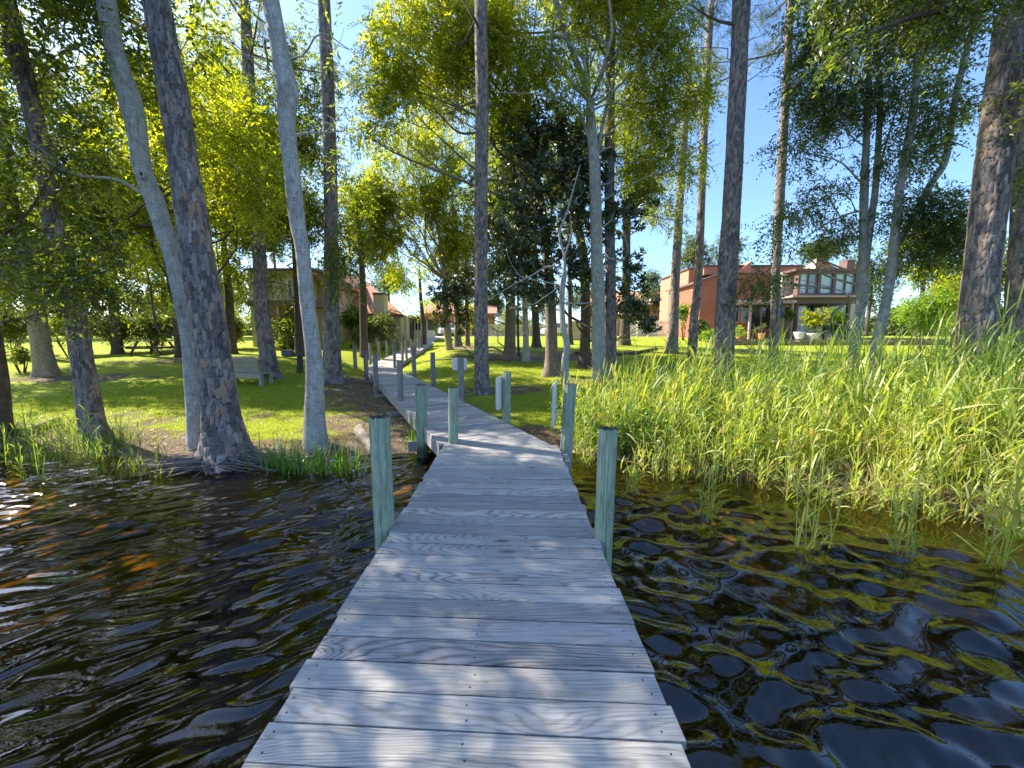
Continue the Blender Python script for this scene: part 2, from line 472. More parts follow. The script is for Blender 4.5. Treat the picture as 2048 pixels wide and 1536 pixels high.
M = {}
M['ground'] = m_ground()
M['water'] = m_water()
M['deck'] = m_wood("weathered_deck_boards", (.54, .51, .475), (.43, .405, .375), (.17, .15, .13))
M['deckside'] = m_plain("weathered_gray_timber", (.34, .33, .31), .85, .3, 9, .4)
M['post_green'] = m_post("green_treated_piling", (.275, .345, .245), (.395, .44, .345), (.135, .175, .12))
M['post_gray'] = m_post("gray_weathered_piling", (.23, .225, .215), (.36, .35, .335), (.08, .075, .07))
M['post_top'] = m_plain("dark_weathered_post_top", (.10, .085, .075), .95, .5, 30, .6)
M['nail'] = m_plain("rusty_screw_head", (.05, .043, .04), .6)
M['pine'] = m_pinebark("pine_bark")
M['gray'] = m_graybark("smooth_gray_bark", (.56, .53, .475), (.29, .27, .24))
M['graygreen'] = m_graybark("lichened_gray_bark", (.50, .48, .42), (.25, .235, .20), .6)
M['tanbark'] = m_graybark("tan_flaky_bark", (.40, .33, .22), (.24, .19, .12), .25)
M['darkbark'] = m_graybark("dark_brown_bark", (.15, .115, .09), (.07, .052, .042), .1)
M['brownbark'] = m_graybark("ridged_brown_bark", (.30, .235, .17), (.15, .112, .082), .1)
M['leaf'] = m_leaf("laurel_leaf", (.035, .062, .010), (.105, .145, .017), (.26, .29, .03), .58, .045, .42, (.30, .26, .04))
M['leaf_y'] = m_leaf("sunny_oak_leaf", (.10, .135, .013), (.25, .285, .022), (.44, .45, .035), .6, .035, .42, (.38, .33, .05))
M['leaf_d'] = m_leaf("dark_bay_leaf", (.026, .052, .014), (.075, .11, .024), (.22, .255, .04), .5, .07, .36, (.16, .14, .04))
M['leaf_mag'] = m_leaf("magnolia_leaf", (.014, .032, .007), (.032, .062, .011), (.075, .115, .02), .2, .09, .40, (.36, .25, .04))
M['leaf_lime'] = m_leaf("lime_cypress_leaf", (.10, .18, .015), (.17, .27, .02), (.27, .36, .03), .5, .03, .5)
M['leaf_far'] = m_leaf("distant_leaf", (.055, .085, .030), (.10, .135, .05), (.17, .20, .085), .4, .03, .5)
M['needle'] = m_leaf("pine_needle", (.05, .075, .02), (.10, .13, .035), (.17, .19, .06), .3, .05, .4)
M['reed'] = m_leaf("reed_blade", (.13, .20, .03), (.27, .34, .06), (.46, .48, .14), .45, .03, .5, (.42, .31, .16))
M['reed_dark'] = m_leaf("deep_green_reed_blade", (.06, .12, .022), (.125, .20, .036), (.24, .30, .06), .45, .03, .5, (.30, .25, .12))
M['weed'] = m_leaf("shore_weed_leaf", (.07, .16, .02), (.13, .25, .03), (.22, .34, .05), .45, .05, .4)
M['iris'] = m_leaf("iris_blade", (.05, .13, .02), (.09, .20, .028), (.16, .28, .04), .45, .07, .35, (.40, .32, .12))
M['grass'] = m_leaf("lawn_blade", (.11, .16, .012), (.23, .29, .02), (.36, .40, .04), .4, .03, .5)
M['litter'] = m_leaf("fallen_leaf", (.07, .045, .025), (.17, .115, .065), (.32, .25, .17), .1, .05, .5)
M['white'] = m_plain("white_painted_sign", (.74, .74, .73), .45, .05, 8)
M['signback'] = m_plain("gray_sign_back", (.42, .46, .47), .5, .08, 8)
M['cream'] = m_plain("cream_stucco", (.62, .55, .40), .9, .10, 3, .2)
M['tan'] = m_plain("tan_stucco", (.52, .42, .30), .9, .10, 3, .2)
M['peach'] = m_plain("salmon_stucco", (.48, .22, .14), .9, .10, 3, .2)
M['roof'] = m_shingle("terracotta_shingle", (.52, .25, .16), (.46, .22, .14))
M['brick'] = m_brick("red_brick", (.40, .11, .055), (.32, .085, .045), (.38, .24, .18))
M['palebrick'] = m_brick("pale_brick", (.50, .40, .30), (.44, .34, .26), (.55, .50, .44))
M['trim'] = m_plain("brown_trim_paint", (.16, .095, .075), .6, .12, 5)
M['pinktrim'] = m_plain("pale_mauve_fascia", (.50, .34, .30), .7, .1, 5)
M['glass'] = m_glass("dark_window_glass", (.035, .04, .04))
M['blind'] = m_glass("window_with_pale_blind", (.46, .56, .52), .25)
M['blind2'] = m_glass("window_with_gray_blind", (.22, .29, .28), .25)
M['whitetrim'] = m_plain("white_trim_paint", (.72, .69, .64), .5, .06, 5)
M['screen'] = m_plain("dark_insect_screen", (.055, .035, .035), .8, .2, 5)
M['bench'] = m_plain("weathered_bench_timber", (.36, .33, .27), .85, .25, 11, .4)
M['picnic'] = m_plain("dark_picnic_timber", (.11, .07, .05), .85, .3, 9, .4)
M['log'] = m_graybark("pale_log_bark", (.38, .33, .25), (.20, .16, .11), .3)
M['stonewall'] = m_brick("stacked_stone", (.30, .24, .17), (.20, .15, .10), (.09, .07, .05))
M['concrete'] = m_plain("pale_concrete", (.55, .50, .44), .9, .12, 2.5, .2)
M['terracotta'] = m_plain("terracotta_pot", (.55, .20, .08), .8, .15, 9)
M['blue'] = m_plain("navy_canvas", (.03, .05, .16), .8, .2, 9)
M['iron'] = m_plain("dark_iron", (.05, .05, .05), .5, .1, 9)
M['carpaint'] = m_plain("silver_car_paint", (.45, .47, .50), .25, .03, 2, 0, .6)
M['rubber'] = m_plain("black_rubber", (.02, .02, .02), .8)
M['root'] = m_plain("bleached_root", (.26, .225, .19), .9, .4, 15, .5)
M['blueplastic'] = m_plain("blue_gray_plastic", (.07, .11, .20), .5, .1, 6)

# ------------------------------------------------------------------ ground, lake bed, water
def axis(lo, hi, dense_lo, dense_hi, step, far_step0=None, ratio=1.13):
    a = list(np.arange(dense_lo, dense_hi + 1e-6, step))
    s = step; x = dense_hi
    while x < hi: s *= ratio; x += s; a.append(min(x, hi))
    s = step; x = dense_lo; b = []
    while x > lo: s *= ratio; x -= s; b.append(max(x, lo))
    return np.array(b[::-1] + a)
gx = axis(-700, 700, -14, 12, .10); gy = axis(-60, 900, 1.0, 20, .10)
X, Y = np.meshgrid(gx, gy)
Z = ground(X, Y)
nx, ny = len(gx), len(gy)
idx = np.arange(nx * ny).reshape(ny, nx)
F = np.stack([idx[:-1, :-1], idx[:-1, 1:], idx[1:, 1:], idx[1:, :-1]], -1).reshape(-1, 4)
def bare_at(X, Y):
    s = Y - np.interp(X, SH_X, SH_Y)
    b = .80 * smooth(2.4, .2, s)
    d = C1 - C0; d = d / np.hypot(*d)
    dist = (X - C0[0]) * d[1] - (Y - C0[1]) * d[0]          # + right, - left
    b = np.maximum(b, .78 * smooth(3.4, .6, np.abs(dist + .6)) * smooth(19, 15, Y) * smooth(3, 7, Y))
    for (cx, cy_, rx, ry, a) in ((-.3, 12.2, 1.6, 1.0, .8), (-14.5, 18.5, 5, 1.3, .8), (1.2, 20.5, 5.5, 2.2, .85), (-3.2, 25, 2.5, 1.5, .8), (-8, 8.2, 4.5, 1.2, .55), (-17, 14.5, 4, 1.0, .75), (2.5, 14.0, 2.0, .8, .6), (-9.5, 15, 2, 1, .45)):
        b = np.maximum(b, a * np.exp(-(((X - cx) / rx) ** 2 + ((Y - cy_) / ry) ** 2)))
    return b
me = np_mesh("ground", np.stack([X, Y, Z], -1).reshape(-1, 3), F, [M['ground']], True, pattrs={"bare": bare_at(X, Y).ravel()})
tag(add_np("ground", me), "grassy lawn sloping down to the lake shore and its bed", "ground", kind="structure")

wx = axis(-90, 90, -7.5, 7.5, .025, ratio=1.2); wy = axis(-60, 12, .2, 7.2, .022, ratio=1.2)
X, Y = np.meshgrid(wx, wy)
def waves(X, Y):
    wk = .09 + .05 * smooth(-.5, 1.2, X)
    wrx = wk * (vnoise(X * 1.7, Y * 1.7, 21) - .5) * 2 + .03 * smooth(.8, -.5, X) * (vnoise(X * 5, Y * 5, 22) - .5) * 2
    wry = wk * (vnoise(X * 1.7, Y * 1.7, 23) - .5) * 2 + .03 * smooth(.8, -.5, X) * (vnoise(X * 5, Y * 5, 24) - .5) * 2
    x = X + wrx; y = Y + wry
    h = np.zeros_like(X)
    r = np.random.default_rng(5)
    lw = smooth(1.2, -1.5, X)                       # the left side is choppier, crests running up to the right
    for i in range(16):
        lam = .085 * 1.15 ** i * r.uniform(.9, 1.1)
        if lam > .52: break
        th = R(-50 + r.normal(0, 14))              # travel direction, left side
        k = 2 * math.pi / lam
        amp = .020 * lam ** 1.0 * np.clip(.25 / lam, .25, 1) * 1.0
        h += lw * amp * np.sin(k * (x * math.cos(th) + y * math.sin(th)) + r.uniform(0, 6.28))
        th2 = R(-70) + r.normal(0, .9)
        k2 = 2 * math.pi / (lam * 1.25)
        h += (1 - lw) * (0.0 if lam < .11 else .8 if lam < .18 else 1.3) * amp * np.sin(k2 * (x * math.cos(th2) + y * math.sin(th2)) + r.uniform(0, 6.28))
    for (cx, cy_, lam, a) in ((2.6, 2.3, .21, .0035), (1.5, 2.9, .17, .003), (3.1, 1.6, .25, .004), (1.9, 1.4, .22, .003), (2.2, 3.4, .15, .0025)):
        d = np.hypot(X - cx, Y - cy_)
        h += a * np.cos(2 * math.pi * d / lam) * np.exp(-(d / .75) ** 2)
    s = np.interp(X, SH_X, SH_Y) - Y
    gust = .45 + .95 * vnoise(X * .55 + 3, Y * .75, 31)
    return h * gust * np.clip(.35 + s * .45, .35, 1.15)
Zw = waves(X, Y) * smooth(25, 8, np.abs(X)) * smooth(-12, -3, Y)
nx, ny = len(wx), len(wy)
idx = np.arange(nx * ny).reshape(ny, nx)
F = np.stack([idx[:-1, :-1], idx[:-1, 1:], idx[1:, 1:], idx[1:, :-1]], -1).reshape(-1, 4)
me = np_mesh("water", np.stack([X, Y, Zw], -1).reshape(-1, 3), F, [M['water']], True)
tag(add_np("water", me), "dark tea-coloured rippled lake water on both sides of the dock", "water", kind="structure")

# ------------------------------------------------------------------ boardwalk
def clip_poly(poly, n, d):          # keep points with n.p >= d
    out = []
    for i in range(len(poly)):
        a, b = poly[i], poly[(i + 1) % len(poly)]
        da, db = np.dot(n, a) - d, np.dot(n, b) - d
        if da >= 0: out.append(a)
        if (da >= 0) != (db >= 0): out.append(a + (b - a) * (da / (da - db)))
    return out
deck_root = thing("boardwalk", "long weathered gray wooden boardwalk bending from the water to the far lawn", "boardwalk", (-.15, 2.0, DECK))
def deck_section(A, B, za, zb, width, skew, clips, i0=0, pitch=.143, right_off=0.0, rag=.012, screws=True):
    """planks laid across the line A->B (top surface), one mesh"""
    v, f, m, puv = [], [], [], []
    A = np.array(A, float); B = np.array(B, float)
    d = (B - A); L = np.hypot(*d); d /= L
    rt = np.array([d[1], -d[0]])
    n = int(L / pitch) + 4
    def emit(poly, z0f, z1f, ori, rnd, mi):
        k = len(poly); i = len(v)
        for zf in (z0f, z1f):
            for p in poly:
                v.append((p[0], p[1], zf(p)))
                q = p - ori
                puv.append((np.dot(q, rt), np.dot(q, d), rnd))
        f.append([i + j for j in range(k)][::-1]); m.append(mi)
        f.append([i + k + j for j in range(k)]); m.append(mi)
        for j in range(k):
            f.append([i + j, i + (j + 1) % k, i + k + (j + 1) % k, i + k + j]); m.append(mi)
    for i in range(-3, n):
        t0 = i * pitch; g = random.uniform(.0035, .0075)
        wl = -width / 2 + random.uniform(-rag, rag); wr = width / 2 + random.uniform(-rag, rag)
        o = A + d * t0
        tw = random.uniform(-.0025, .0025)
        q = [o + rt * wl + d * (g - skew * wl), o + rt * wr + d * (g - skew * wr + tw), o + rt * wr + d * (pitch - g * .3 - skew * wr + tw), o + rt * wl + d * (pitch - g * .3 - skew * wl)]
        for (nn, dd) in clips: q = clip_poly(q, np.array(nn), dd) if len(q) > 2 else q
        if len(q) < 3: continue
        rise = random.uniform(-.002, .002)
        zf = lambda p, r=rise: za + (zb - za) * np.clip(np.dot(p - A, d) / L, 0, 1) + r
        emit(q, lambda p: zf(p) - .036, zf, o, random.random(), 0)
        if screws:
            for fx in (-.47, -.015, .465):
                for fy in (.28, .72):
                    c = o + rt * (fx * width + random.uniform(-.012, .012)) + d * (pitch * fy + random.uniform(-.008, .008) - skew * fx * width)
                    if any(np.dot(nn, c) < dd + .02 for nn, dd in clips) or np.hypot(*c) > 6: continue
                    hexa = [c + 0.0048 * np.array([math.cos(a), math.sin(a)]) for a in np.arange(6) * math.pi / 3]
                    emit(hexa, lambda p: zf(p) - .001, lambda p: zf(p) + .0012, o, .5, 1)
    return v, f, m, puv
def put_deck(data):
    v, f, m, puv = data
    me = bpy.data.meshes.new("deck_planks")
    me.from_pydata([tuple(np.array(q) - wloc(deck_root)) for q in v], [], f)
    me.materials.append(M['deck']); me.materials.append(M['nail'])
    me.polygons.foreach_set("material_index", np.array(m, np.int32))
    a = me.attributes.new("puv", 'FLOAT_VECTOR', 'POINT'); a.data.foreach_set("vector", np.array(puv, np.float32).ravel())
    me.update()
    o = bpy.data.objects.new("deck_planks", me); link(o, deck_root)
    b = o.modifiers.new("bevel", 'BEVEL'); b.width = .003; b.segments = 1; b.limit_method = 'ANGLE'; b.angle_limit = R(60)
    return o
END1 = 5.13
put_deck(deck_section((-.15, -1.6), (-.15, END1), DECK, DECK, 1.54, .05, [((-.05, -1.0), -END1)]))
dv = (C1 - C0) / np.hypot(*(C1 - C0))
n3 = (C2 - C1) / np.hypot(*(C2 - C1))
nb = (dv + n3); nb /= np.hypot(*nb)
put_deck(deck_section(C0 - dv * .8, C1 + dv * .6, DECK, DECK, 1.37, .0, [((.05, 1.0), END1 + .004), (tuple(-nb), -float(np.dot(nb, C1)))], rag=.006, screws=False))
put_deck(deck_section(C1, C2, DECK, 1.42, 1.37, .0, [(tuple(nb), float(np.dot(nb, C1)) + .004)], rag=.006, screws=False))
# stringers and cross beams
mb = MB()
for x in (-.84, -.17, .54):
    mb.b2(x - .02, x + .02, -1.6, 5.02, DECK - .225, DECK - .039)
mb.build("stringer", M['deckside'], deck_root)
def sideboard(A, B, za, zb, off, h=.18, th=.038):
    A = np.array(A); B = np.array(B); d = B - A; L = np.hypot(*d); d /= L; rt = np.array([d[1], -d[0]])
    a = A + rt * off; b = B + rt * off
    mbx = MB()
    for s0, s1 in ((-th / 2, th / 2),):
        p = [a + rt * s0, a + rt * s1]; q = [b + rt * s0, b + rt * s1]
        ring = [(*p[0], za - .039 - h), (*p[1], za - .039 - h), (*p[1], za - .039), (*p[0], za - .039)]
        ring2 = [(*q[0], zb - .039 - h), (*q[1], zb - .039 - h), (*q[1], zb - .039), (*q[0], zb - .039)]
        i = len(mbx.v); mbx.v += ring + ring2
        for k in range(4): mbx.f.append([i + k, i + (k + 1) % 4, i + 4 + (k + 1) % 4, i + 4 + k]); mbx.m.append(0)
        mbx.f.append([i + 3, i + 2, i + 1, i]); mbx.m.append(0); mbx.f.append([i + 4, i + 5, i + 6, i + 7]); mbx.m.append(0)
    mbx.build("stringer", M['deckside'], deck_root)
for off in (-.665, 0, .665):
    sideboard(C0 + dv * .45, C1, DECK, DECK, off)
    sideboard(C1 + n3 * .1, C2, DECK, 1.42, off)
def cross_beam(c, d, half, z, h=.16, w=.045):
    mbx = MB(); rz = math.atan2(-d[0], d[1])
    mbx.box((c[0], c[1], z - .23 - h / 2), (half * 2, w, h), rz)
    return mbx.build("cross_beam", M['deckside'], deck_root)
for y in (.6, 2.63, 4.95):
    cross_beam((-.15, y), (0, 1), .87, DECK)
mb = MB(); mb.b2(.64, .70, 4.45, 4.75, DECK - .24, DECK - .02); mb.build("cross_beam", M['deckside'], deck_root)
for t in (1.55, 4.3, 7.3, 11.2):
    cross_beam(C0 + dv * t, dv, .93, DECK)
for t in (.8, 4, 8):
    cross_beam(C1 + n3 * t, n3, .85, DECK + .92 * t / 11.3)

# ------------------------------------------------------------------ pilings
def piling(px_label, x, y, ztop, dia, green, seed, lean=(0, 0)):
    r = np.random.default_rng(seed)
    zb = gz(x, y) - .25
    zb = min(zb, -.3 if y < 6.6 else zb)
    root = thing("dock_piling", px_label, "wooden post", (x, y, zb), "wooden pilings along the boardwalk")
    ns = 48; nr = 14
    th = np.arange(ns) / ns * 2 * math.pi
    depth = np.zeros(ns)
    for k in r.choice(ns, int(ns * .30), replace=False): depth[k] = r.uniform(.003, .009)
    flat = 1 + .025 * np.cos(8 * th + r.uniform(0, 6))
    zs = np.linspace(zb, ztop, nr); H = ztop - zb
    V = []; GA = []
    for k, z in enumerate(zs):
        vis = .5 + .5 * r.random(ns)
        rad = dia / 2 * flat - depth * vis * (dia / .16) + r.normal(0, .0008, ns)
        t = k / (nr - 1)
        zz = z + (r.normal(0, .006, ns) if k == nr - 1 else 0)
        V.append(np.stack([rad * np.cos(th) + lean[0] * t * H, rad * np.sin(th) + lean[1] * t * H, np.full(ns, 0) + zz - zb], -1))
        GA.append(1 - np.clip(depth * vis / .008, 0, 1))
    for q, s_ in ((.6, .003), (.05, .006)):
        V.append(np.stack([V[nr - 1][:, 0] * q + (1 - q) * lean[0] * H, V[nr - 1][:, 1] * q + (1 - q) * lean[1] * H, V[nr - 1][:, 2] * 0 + H + r.normal(0, s_, ns)], -1))
        GA.append(np.full(ns, .4))
    V = np.concatenate(V); GA = np.concatenate(GA); n = nr + 2
    k, j = np.meshgrid(np.arange(n - 1), np.arange(ns), indexing='ij')
    Fq = np.stack([k * ns + j, k * ns + (j + 1) % ns, (k + 1) * ns + (j + 1) % ns, (k + 1) * ns + j], -1).reshape(-1, 4)
    body = Fq[: (nr - 1) * ns]; top = Fq[(nr - 1) * ns:]
    me = np_mesh("shaft", V[: nr * ns], body, [M['post_green' if green else 'post_gray']], False, pattrs={"groove": GA[: nr * ns]})
    add_np("shaft", me, root)
    me = np_mesh("top", V, top, [M['post_top']], False)
    add_np("top", me, root)
    return root
POSTS = [  # label, x, y, ztop, diameter, green
    ("thick green grooved piling on the left deck edge nearest the viewer", -.985, 2.84, 1.36, .152, 1, (-.006, 0)),
    ("green piling with a split gray top on the right deck edge nearest the viewer", .655, 2.66, 1.31, .132, 1, (.012, 0)),
    ("stout green piling standing in dark mud left of the deck bend", -1.47, 6.15, 1.19, .185, 1, (0, 0)),
    ("slimmer mottled green piling at the left corner of the deck bend", -.83, 5.2, 1.27, .132, 1, (.015, 0)),
    ("tilted green piling at the right deck corner carrying a white sign", .68, 5.0, 1.345, .165, 1, (.045, .0)),
    ("green piling on the right edge carrying a gray sign seen from behind", -.10, 6.45, 1.375, .135, 1, (.01, 0)),
    ("gray piling on the right edge carrying a small white board behind it", -1.18, 8.85, 1.46, .135, 0, (0, 0)),
    ("tall gray piling bolted to the left side just before the green ones", -2.56, 8.75, 1.42, .13, 0, (0, 0)),
    ("gray piling on the left side, second one beyond the green pilings", -4.18, 11.75, 1.46, .15, 0, (0, 0)),
    ("gray piling on the left side between two others before the far bend", -5.78, 15.2, 1.46, .17, 0, (0, 0)),
    ("dark gray piling farthest left, at the far bend of the boardwalk", -7.75, 19.0, 1.60, .18, 0, (0, 0)),
    ("lone gray piling on the lawn side beyond the small white board", -2.42, 11.75, 1.49, .15, 0, (0, 0)),
    ("gray piling on the right side over the dark gap at the far bend", -3.78, 14.8, 1.61, .17, 0, (0, 0)),
]
for i, (lb, x, y, zt, di, gr, ln) in enumerate(POSTS):
    piling(lb, x, y, zt, di, gr, 100 + i, ln)
FARPOSTS = [  # px, top py, Y, label
    (739.5, 686, 20.3, "slim dark piling at the inner left corner of the far boardwalk bend"),
    (757, 682.5, 22.0, "thin piling, second on the left side of the far straight boardwalk"),
    (773, 683, 22.6, "brownish piling, third on the left side of the far straight boardwalk"),
    (785, 677, 25.2, "thin piling in front of the flowering bush on the far left side"),
    (795, 675, 27.0, "pale-edged thin piling, next to last on the far left side"),
    (806.5, 672.5, 29.5, "last small piling on the far left side before the porch"),
    (788, 688, 18.4, "leaning piling standing just past the tall gray piling in the bend"),
    (804, 683, 20.2, "dark piling beside the leaning one on the far bend"),
    (812, 681, 21.6, "piling, third in the tight row past the far bend"),
    (822, 678, 23.6, "thin piling, first on the far right side before the lawn"),
    (830.6, 677, 25.0, "thin piling, second on the far right side before the lawn"),
    (837, 675.5, 26.6, "thin piling, third on the far right side before the lawn"),
    (843, 674, 28.2, "thin piling, next to last on the far right side"),
    (847.5, 673.5, 30.0, "last thin piling on the far right side beside the path"),
]
for i, (px, py, Yd, lb) in enumerate(FARPOSTS):
    p = P(px, py, Yd)
    piling(lb, p[0], Yd, p[2], .135, 0, 200 + i)

# ------------------------------------------------------------------ signs on the pilings
def sign(label, c, w, h, rz, tilt=0.0, back=True):
    root = thing("dock_sign", label, "sign", (c[0], c[1], c[2] - h / 2), "sign boards fixed to the pilings")
    def plate(name, dy, th, mat, k=1.0):
        r_ = .04; pts = []
        for (sx, sz, a0) in ((1, 1, 0), (-1, 1, 90), (-1, -1, 180), (1, -1, 270)):
            for a in np.linspace(a0, a0 + 90, 6):
                pts.append((sx * (w * k / 2 - r_) + r_ * math.cos(R(a)), sz * (h * k / 2 - r_) + r_ * math.sin(R(a))))
        m = MB(); cr, sr = math.cos(rz), math.sin(rz)
        off = np.array([-sr, cr, 0])
        P3 = [np.array(c) + np.array([x * cr, x * sr, z]) + off * dy + np.array([cr, sr, 0]) * z * tilt for x, z in pts]
        m.hprism(P3, off * th); return m.build(name, mat, root)
    plate("sign_face", 0, .006, M['white'])
    plate("sign_back", .008, .022, M['signback'], .96)
    return root
sign("white sign board with gray back fixed to the tilted green piling", (.575, 5.02, 1.08), .40, .58, R(79), .10)
sign("gray sign board with rounded corners fixed to the second green piling", (-.185, 6.41, 1.03), .42, .55, R(74))
sign("small white board fixed behind a gray piling", (-1.22, 8.95, 1.33), .34, .28, R(4))

# ------------------------------------------------------------------ trees
def resample(pts, n):
    pts = np.asarray(pts, float)
    if len(pts) < 3:
        t = np.linspace(0, 1, n); return pts[0] + (pts[-1] - pts[0]) * t[:, None]
    d = np.concatenate([[0], np.cumsum(np.linalg.norm(np.diff(pts, axis=0), axis=1))])
    q = np.concatenate([[2 * pts[0] - pts[1]], pts, [2 * pts[-1] - pts[-2]]])
    t = np.linspace(0, d[-1], n); out = []
    for x in t:
        i = min(max(np.searchsorted(d, x) - 1, 0), len(pts) - 2)
        u = (x - d[i]) / max(d[i + 1] - d[i], 1e-6)
        p0, p1, p2, p3 = q[i], q[i + 1], q[i + 2], q[i + 3]
        out.append(.5 * ((2 * p1) + (-p0 + p2) * u + (2 * p0 - 5 * p1 + 4 * p2 - p3) * u * u + (-p0 + 3 * p1 - 3 * p2 + p3) * u ** 3))
    return np.array(out)

class TrunkMesh:
    """trunk + limbs of one tree as a single mesh, with bark attributes"""
    def __init__(s): s.V = []; s.F = []; s.cr = []; s.ce = []; s.n = 0
    def bark(s, pts, rad, sides, rings, seed, cell_w=.055, cell_h=.13, amp=.013, flare=.0, lump=.02):
        r = np.random.default_rng(seed)
        c = resample(pts, rings); L = np.concatenate([[0], np.cumsum(np.linalg.norm(np.diff(c, axis=0), axis=1))])
        rr = np.interp(L / L[-1], np.linspace(0, 1, len(rad)), rad) if not callable(rad) else rad(c)
        fl = 1 + flare * np.exp(-L / .22)
        th = np.arange(sides) / sides * 2 * math.pi
        U, Vv = np.meshgrid(th, L)
        rad0 = float(np.mean(rr[:max(3, rings // 3)]))
        nu = max(6, int(2 * math.pi * rad0 / cell_w)); ch = cell_h
        if amp > 0:
            nv = int(L[-1] / ch) + 4
            jx = r.uniform(.1, .9, (nv, nu)); jy = r.uniform(.05, .95, (nv, nu)); cv = r.random((nv, nu))
            u = U / (2 * math.pi) * nu; v = Vv / ch + 1
            # warp so that the plates look irregular
            u = u + .35 * (vnoise(U * 3 / math.pi * 2, Vv * 6, seed % 97) - .5) * np.sin(U / 2) ** .0
            ui = np.floor(u).astype(int); vi = np.floor(v).astype(int)
            f1 = np.full(u.shape, 9.0); f2 = np.full(u.shape, 9.0); cell = np.zeros(u.shape)
            for a in (-1, 0, 1):
                for b in (-1, 0, 1):
                    cu = ui + a; cvv = np.clip(vi + b, 0, nv - 1); cm = cu % nu
                    du = np.abs(u - (cu + jx[cvv, cm])); dvv = np.abs(v - (vi + b + jy[cvv, cm])); d = .65 * np.maximum(du, dvv) + .35 * np.hypot(du, dvv)
                    new = d < f1
                    f2 = np.where(new, f1, np.minimum(f2, d)); cell = np.where(new, cv[cvv, cm], cell); f1 = np.where(new, d, f1)
            e = np.clip(f2 - f1, 0, 1)
            disp = amp * (smooth(0, .16, e) * (.6 + .8 * cell) - .7)
        else:
            e = np.ones(U.shape); cell = vnoise(U * 2, Vv * 3, seed % 91); disp = 0
        big = lump * rad0 * 4 * (vnoise(np.cos(U) * 1.5 + 7, np.sin(U) * 1.5 + Vv * 1.6, seed % 83) - .5)
        lob = 1 + flare * .35 * np.cos(U * 4 + seed) * np.exp(-Vv / .25)
        Rr = rr[:, None] * fl[:, None] * lob + disp * np.clip(rr[:, None] / max(rad0, .01), .3, 1) + big
        x = c[:, 0][:, None] + Rr * np.cos(U); y = c[:, 1][:, None] + Rr * np.sin(U); z = np.repeat(c[:, 2][:, None], sides, 1)
        V = np.stack([x, y, z], -1).reshape(-1, 3)
        k, j = np.meshgrid(np.arange(rings - 1), np.arange(sides), indexing='ij')
        Fq = np.stack([k * sides + j, k * sides + (j + 1) % sides, (k + 1) * sides + (j + 1) % sides, (k + 1) * sides + j], -1).reshape(-1, 4)
        s.F.append(Fq + s.n); s.V.append(V); s.cr.append(e.ravel()); s.ce.append(cell.ravel()); s.n += len(V)
        return c, rr
    def limb(s, pts, r0, r1, sides=6, rings=8, cell=.4):
        c = resample(pts, rings); rr = np.linspace(r0, r1, rings) 
        tg = np.gradient(c, axis=0); tg /= np.linalg.norm(tg, axis=1)[:, None] + 1e-9
        ref = np.where(np.abs(tg[:, 2:3]) < .85, np.array([[0, 0, 1.0]]), np.array([[1.0, 0, 0]]))
        a = np.cross(tg, ref); a /= np.linalg.norm(a, axis=1)[:, None] + 1e-9; b = np.cross(tg, a)
        th = np.arange(sides) / sides * 2 * math.pi
        V = c[:, None, :] + rr[:, None, None] * (np.cos(th)[None, :, None] * a[:, None, :] + np.sin(th)[None, :, None] * b[:, None, :])
        V = V.reshape(-1, 3)
        k, j = np.meshgrid(np.arange(rings - 1), np.arange(sides), indexing='ij')
        Fq = np.stack([k * sides + j, k * sides + (j + 1) % sides, (k + 1) * sides + (j + 1) % sides, (k + 1) * sides + j], -1).reshape(-1, 4)
        s.F.append(Fq + s.n); s.V.append(V); s.cr.append(np.full(len(V), .6)); s.ce.append(np.full(len(V), cell)); s.n += len(V)
        return c
    def build(s, mat, parent, name="trunk"):
        V = np.concatenate(s.V) - wloc(parent)
        me = np_mesh(name, V, np.concatenate(s.F), [mat], True, pattrs={"crack": np.concatenate(s.cr), "cell": np.concatenate(s.ce)})
        return add_np(name, me, parent)

# places the photograph shows in full sun: branches keep clear of the light that reaches them
def keep_mask(p, r):
    t = (p[:, 2] - .8) / SUNV[2]
    gxx = p[:, 0] - SUNV[0] * t; gyy = p[:, 1] - SUNV[1] * t
    k = np.ones(len(p))
    e1 = ((gxx - 3.6) / 2.7) ** 2 + ((gyy - 5.0) / 1.7) ** 2      # front of the reed bed
    k = np.where(e1 < 1, .10, k)
    e2 = smooth(23.5, 26, gyy)                                    # the far lawn
    k = np.minimum(k, 1 - .92 * e2 * (p[:, 1] > 14))
    e3 = ((gxx + 10) / 5.5) ** 2 + ((gyy - 8.7) / 1.3) ** 2       # left shore
    k = np.where(e3 < 1, np.minimum(k, .6), k)
    patch = vnoise(gxx * .55 + 11, gyy * .9 + 4, 77)              # sun flecks elsewhere
    k = np.where(patch > .66, k * .45, k)
    patch2 = vnoise(gxx * 1.5 + 3, gyy * 2.3 + 9, 79)
    k = np.where(patch2 > .64, k * .35, k)
    return r.random(len(p)) < k

